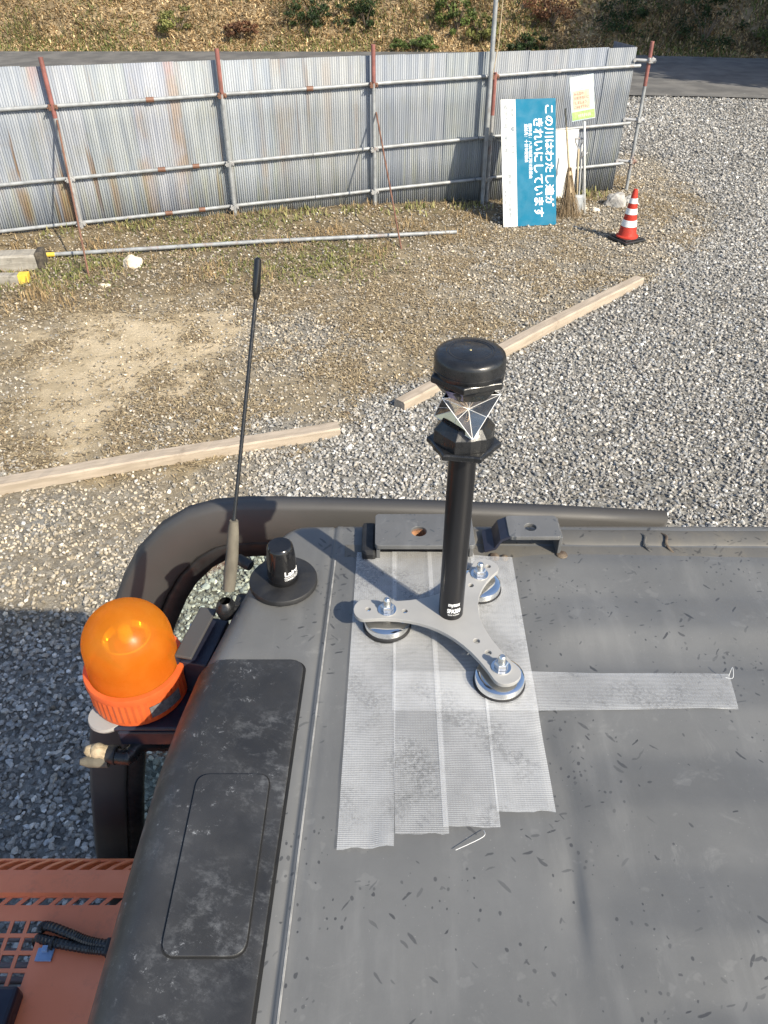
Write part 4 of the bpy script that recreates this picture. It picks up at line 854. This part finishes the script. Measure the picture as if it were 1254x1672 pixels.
for k in range(9):
    a = R(-62 + 5 * k); vs += [BC + Vector((.0698 * math.cos(a), .0698 * math.sin(a), .014)), BC + Vector((.0698 * math.cos(a), .0698 * math.sin(a), .036))]
s.add(vs, [(2 * i, 2 * i + 2, 2 * i + 3, 2 * i + 1) for i in range(8)], 0, True); s.build('rating_sticker', M['sticker'], be, weld=False)
s = MB(); s.box(BC + Vector((.075, -.015, -.006)), (.22, .105, .007)); s.box(BC + Vector((.078, -.015, -.03)), (.20, .10, .03)); s.build('bracket_shelf', M['navy'], be, bevel=.003)
s = MB(); s.lathe([(0, -.0012), (.026, -.0012), (.027, -.006), (.024, -.012)], BC + Vector((-.038, -.045, 0)), 24); s.build('shelf_end', M['steel'], be)
k0, k1 = on_z(291, 1078, 2.80), on_z(319, 1026, 2.80); kd = (k1 - k0).normalized(); kn = Vector((-kd.y, kd.x, 0)); km = (k0 + k1) / 2 - kn * .004; q = Matrix((kd, -kn, Vector((0, 0, 1)))).transposed()
s = MB(); s.box(km + Vector((0, 0, -.03)) - kn * .003, (.098, .006, .115), q); s.box(km + Vector((0, 0, -.03)) - kn * .026, (.090, .040, .09), q); s.build('bracket_plate', M['navy'], be, bevel=.002)
s = MB(); s.box(km + Vector((0, 0, .0285)) - kn * .015, (.098, .026, .005), q); s.build('bracket_top', M['door'], be, bevel=.002)
for kp, mt in ((k0, 'white'), (k1, 'zinc')):
    s = MB(); s.lathe([(0, .011), (.0075, .011), (.008, .003), (.0105, .003), (.0105, 0)], kp - kn * .004, 6, axis=kn, smooth=False); s.build('bolt', M[mt], be)
s = MB(); s.lathe([(.0075, 0), (.0075, .003), (0, .003)], BC + Vector((.125, -.058, -.0025)), 6, smooth=False); s.build('bolt', M['navy'], be)
# its cable bundle
wi = thing('wiring_pivot', (.4, .4, 0), None, None); wi.name = 'wiring'; wi.parent = ex_; wi.location = (0, 0, 0); LOC['wiring'] = Vector((.4, .4, 0))
w0 = on_z(236, 1215, 2.70); w1 = on_z(205, 1236, 2.70); w2 = on_z(178, 1232, 2.70)
pts = spline([w0 + Vector((.05, .02, -.03)), w0, w1.lerp(w0, .3) + Vector((0, -.004, 0)), w1, w2], 9); s = MB(); s.tube(pts, [.0105 + .0012 * (i % 2) for i in range(len(pts))], 12); s.build('conduit', M['bplast'], wi, weld=False)
w3 = on_z(150, 1226, 2.705); w4 = on_z(138, 1224, 2.71); s = MB(); s.tube(spline([w2 + Vector((.004, 0, 0)), w2.lerp(w3, .5) + Vector((0, 0, .004)), w3, w4], 5), [.012, .0115, .011, .0105, .0098, .0108, .0115, .011, .0105, .0092, .010, .009, .0085, .007, .0055, .004], 12); s.build('connector_wrap', M['frayed'], wi)
s = MB(); s.tube([w2 + Vector((.0, -.006, -.006)), w3 + Vector((-.004, -.010, -.010)), w4 + Vector((-.006, -.012, -.012))], [.010, .009, .004], 10); s.build('loose_sleeve', M['wrap'], wi)
s = MB(); s.lathe([(.0128, -.007), (.0138, -.006), (.0138, .006), (.0128, .007)], w2 + Vector((.006, 0, 0)), 14, axis=(w1 - w2)); s.build('cable_tie', M['rubber'], wi)

# orange hood behind the cab
ZH = 1.95
ho = thing('hood_pivot', (.4, .4, 0), None, None); ho.name = 'hood'; ho.parent = ex_; ho.location = (0, 0, 0); LOC['hood'] = Vector((.4, .4, 0))
def hood_y(px_y): return on_z(100, px_y, ZH).y
ye, yb1, yb0, yA1, yA0 = hood_y(1394), hood_y(1399), hood_y(1424), hood_y(1464), hood_y(1481)
s = MB(); n = 60; dx = .0122; xs0 = -1.28; rows = []
yrow = [yA0, yA0 + .004, yA1 - .002, yA1, yA1 + .003, yb0 - .012, yb0, yb0 + .010, (yb0 + yb1) / 2, yb1, ye, ye + .006, ye + .006]
def hz_of(i, y):
    z = ZH + (.012 if i >= 4 else 0)
    if i >= 5: z -= .045 * max(0, (y - yb0 + .012) / (ye - yb0 + .018)) ** 2
    if i == 12: z -= .12
    return z
vs = []
for i, y in enumerate(yrow):
    for k in range(n + 1): vs.append((xs0 + dx * k + (.9 * (y - yb0) if 5 <= i <= 10 else (.9 * (y - yA0) if i < 4 else 0)), y, hz_of(i, y)))
fs = []
for i in range(len(yrow) - 1):
    for k in range(n):
        if (i in (6, 7, 8) and k % 3 != 0) or (i == 1 and k % 3 != 0): continue
        fs.append((i * (n + 1) + k, i * (n + 1) + k + 1, (i + 1) * (n + 1) + k + 1, (i + 1) * (n + 1) + k))
s.add(vs, fs, 0, False); o = s.build('vented_edge', M['orange'], ho, weld=False); o.modifiers.new('thickness', 'SOLIDIFY').thickness = .003
# perforated top with square holes
hx0 = on_z(78, 1600, ZH).x; pit = .034; gx = []; gy = []
x = on_z(60, 1510, ZH).x + .034 * .4
cols_x = [-1.28]; holes_x = [(x - pit * (k + 1) + .004, x - pit * k - .004) for k in range(9)][::-1]
for a, b in holes_x: cols_x += [a, b]
cols_x += [-.45]; y0 = hood_y(1500); holes_y = [(y0 - pit * (k + 1) + .004, y0 - pit * k - .004) for k in range(5)][::-1]; cols_y = [-.4]
for a, b in holes_y: cols_y += [a, b]
cols_y += [yA0]; s = MB(); vs = [(x, y, ZH) for y in cols_y for x in cols_x]; nx_ = len(cols_x); fs = []
for j in range(len(cols_y) - 1):
    for i in range(nx_ - 1):
        if i % 2 == 1 and j % 2 == 1 and not (i == nx_ - 3 and j in (1,)): continue
        fs.append((j * nx_ + i, j * nx_ + i + 1, (j + 1) * nx_ + i + 1, (j + 1) * nx_ + i))
s.add(vs, fs); o = s.build('perforated_cover', M['orange'], ho, weld=False); o.modifiers.new('thickness', 'SOLIDIFY').thickness = .003
s = MB(); s.box((-.86, .18, 1.50), (.86, 1.0, .40)); s.build('engine_block', M['inner'], ho, bevel=.02)
for k in range(10):
    s = MB(); s.tube([(-1.2, .50 + .028 * k, 1.86), (-.5, .50 + .028 * k, 1.86)], .008, 8); s.build('cooler_pipe', M['galv'], ho)
q0 = on_z(34, 1612, ZH + .03); s = MB(); s.box((q0.x - .07, q0.y - .08, ZH + .02), (.14, .16, .045)); s.build('rubber_pad', M['navy'], ho, bevel=.008)
h0, h1, h2, h3 = on_z(174, 1552, ZH + .015), on_z(140, 1548, ZH + .012), on_z(95, 1540, ZH + .010), on_z(62, 1533, ZH - .01)
def conduit(pts, r=.0095):
    P_ = spline(pts, 14); s = MB(); s.tube(P_, [r + (.0013 if i % 2 else 0) for i in range(len(P_))], 12, smooth=False); return s.build('corrugated_hose', M['bplast'], ho, weld=False)
conduit([h0 + Vector((.10, -.02, .01)), h0, h1, h2, h3, h3 + Vector((-.012, .004, -.05))]); g2, g3 = on_z(115, 1525, ZH + .02), on_z(78, 1512, ZH + .012)
conduit([h0 + Vector((.10, .0, .014)), h0 + Vector((0, .010, .004)), h1 + Vector((0, .012, .006)), g2, g3, g3 + Vector((-.016, -.002, -.012)), g3 + Vector((-.02, -.002, -.06))], .0088)
c_ = on_z(74, 1560, ZH); s = MB(); s.box(c_ + Vector((0, 0, .004)), (.034, .026, .005)); s.box(c_ + Vector((0, .008, .010)), (.012, .012, .012)); s.build('hose_clip', M['bluetape'], ho, bevel=.0015)
s = MB(); s.lathe([(.0118, -.004), (.0135, -.003), (.0135, .003), (.0118, .004)], h2 + Vector((-.01, .0, 0)), 14, axis=(h1 - h2)); s.build('cable_tie', M['rubber'], ho); s = MB(); s.box(h0 + Vector((.005, .004, .002)), (.014, .034, .026)); s.build('cable_tie', M['rubber'], ho, bevel=.004)
# body and tracks below
s = MB(); s.box((.1, -.35, 1.05), (2.6, 1.9, .28)); s.build('turntable_frame', M['inner'], ex_, bevel=.03)
s = MB(); s.box((-1.0, -.9, 1.55), (.9, 1.0, .8)); s.build('counterweight', M['orange'], ex_, bevel=.08)
for yt in (.42, -1.22):
    s = MB(); q = []
    for k in range(32):
        a = 2 * math.pi * k / 32; q.append((.1 + (1.25 if math.cos(a) > 0 else -1.25) + .38 * math.cos(a), .40 + .38 * math.sin(a)))
    s.add([(x, yt - .25, z + .03) for x, z in q] + [(x, yt + .25, z + .03) for x, z in q], [tuple(range(32)), tuple(range(63, 31, -1))] + [(i, (i + 1) % 32, 32 + (i + 1) % 32, 32 + i) for i in range(32)]); s.build('track', M['rubber'], ex_)

# ================================================================== THINGS ON THE ROOF
# tape strips
def strip(tl, tr, br_, bl_, z, label, n=60, m=8, curl=0, seed=0):
    q = [on_z(*p, ZR) for p in (tl, tr, br_, bl_)]; s = MB(); vs = []; g = random.Random(seed)
    for i in range(n + 1):
        a, b = q[0].lerp(q[3], i / n), q[1].lerp(q[2], i / n)
        for j in range(m + 1):
            p = a.lerp(b, j / m); zz = z + .0011 * noise.noise(Vector((p.x * 34, p.y * 16, seed))) + .0012 * max(0, noise.noise(Vector((p.x * 90, p.y * 40, seed + 3))) - .25) + (rib(p.x, p.y) if p.x > -.06 else 0)
            if i == n: p = p + (q[3] - q[0]).normalized() * g.uniform(-.0012, .0012)
            if curl and i > n - 5 and j > m - 3: zz += .004 * (i - n + 5) / 5
            vs.append((p.x, p.y, ZR + .0016 + zz))
    s.add(vs, [(i * (m + 1) + j, (i + 1) * (m + 1) + j, (i + 1) * (m + 1) + j + 1, i * (m + 1) + j + 1) for i in range(n) for j in range(m)], 0, True)
    o = s.build('tape_strip', M['tape'], weld=False); return tag(o, label, 'tape', 'tape strips stuck on the roof')
strip((640, 1098), (1190, 1101), (1203, 1163), (640, 1163), .0018, 'ribbed tape strip running sideways from under the plate to the right', 60, 10, seed=1)
strip((583, 905), (648, 905), (643, 1389), (550, 1391), .0032, 'leftmost and longest of the four parallel translucent tape strips', curl=1, seed=2)
strip((640, 905), (704, 906), (733, 1367), (645, 1368), .0044, 'second of the four parallel tape strips from the left', seed=3)
strip((697, 906), (773, 909), (816, 1356), (723, 1357), .0056, 'third of the four parallel tape strips, counted from the left', seed=4)
strip((767, 913), (835, 917), (906, 1331), (810, 1331), .0068, 'rightmost and shortest of the four parallel tape strips', seed=5)
s = MB(); f0 = on_z(790, 1356, ZR + .004); f1 = on_z(744, 1388, ZR + .006); s.tube(spline([f0, f0.lerp(f1, .4) + Vector((.010, -.002, .006)), f1], 6), .00032, 5); f2 = on_z(1190, 1104, ZR + .008); s.tube(spline([f2, f2 + Vector((.004, .006, .01)), f2 + Vector((.002, -.006, .004)), f2 + Vector((-.006, -.004, .002))], 6), .0003, 5)
tag(s.build('loose_thread', M['coneband']), 'loose white threads frayed from the tape strip ends', 'thread')

# magnetic prism mast
PZ = 2.905; mc = on_z(736, 999, PZ); mast = thing('prism_mast', (mc.x, mc.y, ZR), 'black survey prism mast on a three armed steel plate with magnets', 'survey prism')
bolts = [on_z(*q, PZ) for q in ((632, 996), (783, 938), (818, 1090))]
tips = [b + (b - mc).normalized() * d for b, d in zip(bolts, (.030, .020, .012))]
def plate_outline():
    out = []; wA = .0185; order = sorted(range(3), key=lambda i: math.atan2((bolts[i] - mc).y, (bolts[i] - mc).x))
    for ii, i in enumerate(order):
        d = (tips[i] - mc).normalized(); nrm = Vector((-d.y, d.x, 0)); e = tips[i]
        for k in range(9):
            a = R(-90 + 180 * k / 8); out.append(e + d * wA * .8 * math.cos(a) + nrm * wA * math.sin(a))
        j = order[(ii + 1) % 3]; d2 = (tips[j] - mc).normalized(); n2 = Vector((-d2.y, d2.x, 0)); p0, p3 = e + nrm * wA, tips[j] - n2 * wA
        mid = mc + ((d + d2).normalized() if (d + d2).length > .2 else nrm) * .037
        for k in range(1, 14):
            t_ = k / 14; out.append(p0 * (1 - t_) ** 2 + (mid * 2 - (p0 + p3) / 2) * 2 * t_ * (1 - t_) + p3 * t_ ** 2)
    return [(p.x, p.y) for p in out]
hol = [circ(on_z(*q, PZ), r) for q, r in (((601, 995), .0042), ((661, 998), .0042), ((797, 925), .0042), ((769, 956), .0042), ((797, 1066), .0048), ((778, 1047), .0048))]
plate = shape(plate_outline(), hol, .005, Matrix.Translation((0, 0, PZ)), 'base_plate', M['steel'], mast, .0005)
RM_ = .0315
def magnet(p):
    s = MB(); z0 = ZR + .0075
    s.lathe([(0, z0 - .0002), (RM_ - .003, z0 - .0002), (RM_ + .0012, z0), (RM_ + .0012, z0 + .003), (RM_ - .001, z0 + .0035)], (p.x, p.y, 0), 40); o = s.build('magnet_gasket', M['rubber'], None); return o
for i, p in enumerate(bolts):
    z0 = ZR + .0075; zt = PZ - .0055
    s = MB(); s.lathe([(RM_ - .002, z0 + .003), (RM_, z0 + .004), (RM_, z0 + .010), (RM_ - .001, z0 + .0125), (RM_ - .004, z0 + .014), (RM_ - .010, z0 + .0145), (.008, z0 + .0145), (.008, zt), (0, zt)], (p.x, p.y, 0), 48); mg = s.build('magnet', M['chrome'], mast)
    s = MB(); s.lathe([(0, z0 - .0045), (RM_ - .001, z0 - .0045), (RM_ + .0015, z0 - .003), (RM_ + .0015, z0 + .002), (RM_ - .002, z0 + .0035)], (p.x, p.y, 0), 48); s.build('rubber_ring', M['rubber'], mg)
    s = MB(); s.lathe([(0, .0015), (.0125, .0015), (.0125, 0)], (p.x, p.y, PZ + .0003), 28); s.build('washer', M['chrome'], mg)
    s = MB(); s.lathe([(.0, .0105), (.0075, .0105), (.0088, .0095), (.0088, .0022), (.0, .0022)], (p.x, p.y, PZ), 6, smooth=False); s.build('nut', M['zinc'], mg)
    s = MB(); s.lathe([(.0045 + .0004 * (k % 2), .0105 + .0012 * k) for k in range(9)] + [(.003, .0215), (0, .0215)], (p.x, p.y, PZ), 14); s.build('bolt_end', M['zinc'], mg)
Rm = .0163; zt = 3.168
s = MB(); s.lathe([(Rm, PZ + .0003), (Rm, zt)], (mc.x, mc.y, 0), 40); s.lathe([(Rm + .0012, zt - .002), (Rm + .0012, zt + .006), (.008, zt + .006)], (mc.x, mc.y, 0), 40); pole = s.build('pole', M['blackmetal'], mast)
def wrap_text(body, ang, arc, z0, z1, bold, r, c, par, m, slant=0):
    V, F = text_mesh(body, bold); b = MB(); pts = []
    for x, y, _ in V:
        a = ang + (x - .5) * arc; pts.append((c.x + r * math.cos(a), c.y + r * math.sin(a), z0 + (z1 - z0) * y))
    b.add(pts, F); return b.build('lettering', m, par, weld=False)
A0 = R(-82)
wrap_text('myzox', A0, R(56), PZ + .0235, PZ + .0305, .03, Rm + .0003, mc, pole, M['letter']); wrap_text('SPA200', A0, R(64), PZ + .0135, PZ + .0215, .045, Rm + .0003, mc, pole, M['letter']); wrap_text('MADE IN JAPAN', A0, R(54), PZ + .0085, PZ + .0115, .01, Rm + .0003, mc, pole, M['letter'])
# holders, prism and cap
def hexring(r, z, ph=0, waist=.0, n=6):
    P_ = []
    for k in range(n * 6):
        a = 2 * math.pi * k / (n * 6) + ph; u_ = abs(((k / 6) % 1) - .5) * 2; P_.append(Vector((mc.x + r * (1 - waist * (1 - u_ ** 3)) * math.cos(a), mc.y + r * (1 - waist * (1 - u_ ** 3)) * math.sin(a), z)))
    return P_
def loft(s, rings, smooth_=False):
    n = len(rings[0]); vs = [p for r_ in rings for p in r_]
    s.add(vs, [(a * n + i, a * n + (i + 1) % n, (a + 1) * n + (i + 1) % n, (a + 1) * n + i) for a in range(len(rings) - 1) for i in range(n)] + [tuple(range(n - 1, -1, -1)), tuple((len(rings) - 1) * n + i for i in range(n))], 0, smooth_)
PH = R(-90 + 8); zb = zt + .004
s = MB(); loft(s, [hexring(.0405, zb, PH + R(14), .15), hexring(.0425, zb + .002, PH + R(14), .15), hexring(.0425, zb + .007, PH + R(14), .15), hexring(.040, zb + .0085, PH + R(14), .15)])
loft(s, [hexring(.035, zb + .008, PH + R(30), .10), hexring(.0350, zb + .024, PH + R(30), .11), hexring(.0265, zb + .034, PH + R(30), .10), hexring(.014, zb + .035, PH + R(30), .1)]); hl = s.build('lower_holder', M['bplast'], mast, bevel=.0008)
zq0, zq1 = zb + .030, zb + .073
top = [Vector((mc.x + .0365 * math.cos(PH + R(60) + k * R(120)), mc.y + .0365 * math.sin(PH + R(60) + k * R(120)), zq1)) for k in range(3)]
bot = [Vector((mc.x + .0365 * math.cos(PH + k * R(120)), mc.y + .0365 * math.sin(PH + k * R(120)), zq0)) for k in range(3)]
# an edge of the top triangle faces the camera, above the apex of the bottom triangle
zu = zq1 - .006
s = MB(); loft(s, [hexring(.016, zu + .001, PH + R(30), .1), hexring(.027, zu + .002, PH + R(30), .10), hexring(.036, zu + .014, PH + R(30), .09), hexring(.036, zu + .020, PH + R(30), .09)])
loft(s, [hexring(.0415, zu + .019, PH + R(40), .14), hexring(.0435, zu + .0205, PH + R(40), .14), hexring(.0435, zu + .0265, PH + R(40), .14), hexring(.0415, zu + .028, PH + R(40), .14)]); hu = s.build('upper_holder', M['bplast'], mast, bevel=.0008)
zc_ = zu + .026; RC = .0378
s = MB(); s.lathe([(RC - .001, zc_), (RC, zc_ + .002), (RC, zc_ + .006), (RC - .0006, zc_ + .0065), (RC, zc_ + .007), (RC, zc_ + .017), (RC - .0012, zc_ + .0205), (RC - .004, zc_ + .0228), (RC - .009, zc_ + .0238), (.0255, zc_ + .0242), (.0245, zc_ + .0236), (.0235, zc_ + .0242), (.0225, zc_ + .0242), (.0215, zc_ + .0236), (.0205, zc_ + .0240), (.002, zc_ + .0243), (0, zc_ + .0243)], (mc.x, mc.y, 0), 64); s.build('cap', M['bplast'], mast)
s = MB(); s.lathe([(.0013, 0), (.001, .0006), (0, .0007)], (mc.x, mc.y, zc_ + .0243), 10); s.build('cap_mark', M['gold'], mast)
# label on the flank of the upper holder
s = MB(); a0 = PH + R(-38); 
vs = []
for (aa, zz, rr) in ((-16, zu + .006, .0300), (16, zu + .006, .0300), (16, zu + .0165, .0362), (-16, zu + .0165, .0362)):
    a = a0 + R(aa); vs.append((mc.x + rr * math.cos(a), mc.y + rr * math.sin(a), zz))
s.add(vs, [(0, 1, 2, 3)]); s.build('label_plate', M['purple'], hu, weld=False)
prism = MB(); panes = MB(); edges = MB(); ctr = Vector((mc.x, mc.y, (zq0 + zq1) / 2)); tris = []
for k in range(3):
    tk = [top[k], top[(k + 2) % 3]]
    tris.append((top[k], top[(k + 2) % 3], bot[k])); tris.append((bot[k], bot[(k + 1) % 3], top[k]))
for A_, B2, C_ in tris:
    c = (A_ + B2 + C_) / 3; nn = (B2 - A_).cross(C_ - A_).normalized()
    if nn.dot(c - ctr) < 0: nn = -nn
    ap = c - nn * .0165; sh = [p + (c - p) * .02 - nn * .0004 for p in (A_, B2, C_)]
    for i in range(3): prism.add([sh[i], sh[(i + 1) % 3], ap], [(0, 1, 2)])
    for i in range(3):
        edges.tube([sh[i], ap + nn * .0003], .00032, 5, cap=False); edges.tube([(sh[i] + sh[(i + 1) % 3]) / 2, ap + nn * .0003], .0003, 5, cap=False); edges.tube([sh[i] * .62 + sh[(i + 1) % 3] * .38, sh[i] * .38 + sh[(i + 2) % 3] * .62], .0003, 5, cap=False) if i < 0 else None; edges.tube([(A_, B2, C_)[i], (A_, B2, C_)[(i + 1) % 3]], .00036, 5, cap=False)  # lines from side midpoints to the apex are drawn-in reflections of the real edges
    panes.add([A_, B2, C_], [(0, 1, 2)])
pm = prism.build('glass_prism', M['mirror'], mast, weld=False); edges.build('edges_and_reflections', M['edge'], pm, weld=False); panes.build('glass_face', M['prismglass'], pm, weld=False)

# round magnetic GNSS puck antenna
dc = on_z(463, 949, ZR + .004); t = thing('magnetic_antenna', (dc.x, dc.y, ZR), 'black cylindrical aerial on a round magnetic base at the roof corner', 'antenna')
RD = .0495
s = MB(); s.lathe([(0, .0006), (RD - .001, .0006), (RD, .002), (RD, .008), (RD - .0012, .0098), (RD - .003, .0104), (.026, .0112), (.024, .0112)], (dc.x, dc.y, ZR), 64); s.lathe([(.024, .0112), (0, .0112)], (dc.x, dc.y, ZR), 64); s.build('magnetic_base', M['rubber'], t)
s = MB(); s.lathe([(.0215, .0114), (.0222, .0125), (.0222, .019), (.0212, .0195)], (dc.x, dc.y, ZR), 48); s.build('collar_ring', M['blackmetal'], t)
s = MB(); s.lathe([(.0212, .0195), (.0222, .0200), (.0205, .056), (.0192, .0685), (.0182, .0725), (.0160, .0745), (.0, .0748)], (dc.x, dc.y, ZR), 48); body = s.build('aerial_body', M['gloss'], t)
wrap_text('Laird', R(-42), R(62), ZR + .031, ZR + .040, .03, .0220, dc, body, M['letter']); wrap_text('CONNECTIVITY', R(-42), R(66), ZR + .0235, ZR + .0275, .02, .0224, dc, body, M['letter'])
s = MB(); vs = []
for k in range(13):
    a = R(-76 + 5.7 * k); vs += [(dc.x + .0223 * math.cos(a), dc.y + .0223 * math.sin(a), ZR + .0287), (dc.x + .0223 * math.cos(a), dc.y + .0223 * math.sin(a), ZR + .0296)]
s.add(vs, [(2 * i, 2 * i + 2, 2 * i + 3, 2 * i + 1) for i in range(12)]); s.build('logo_line', M['letter'], body, weld=False)
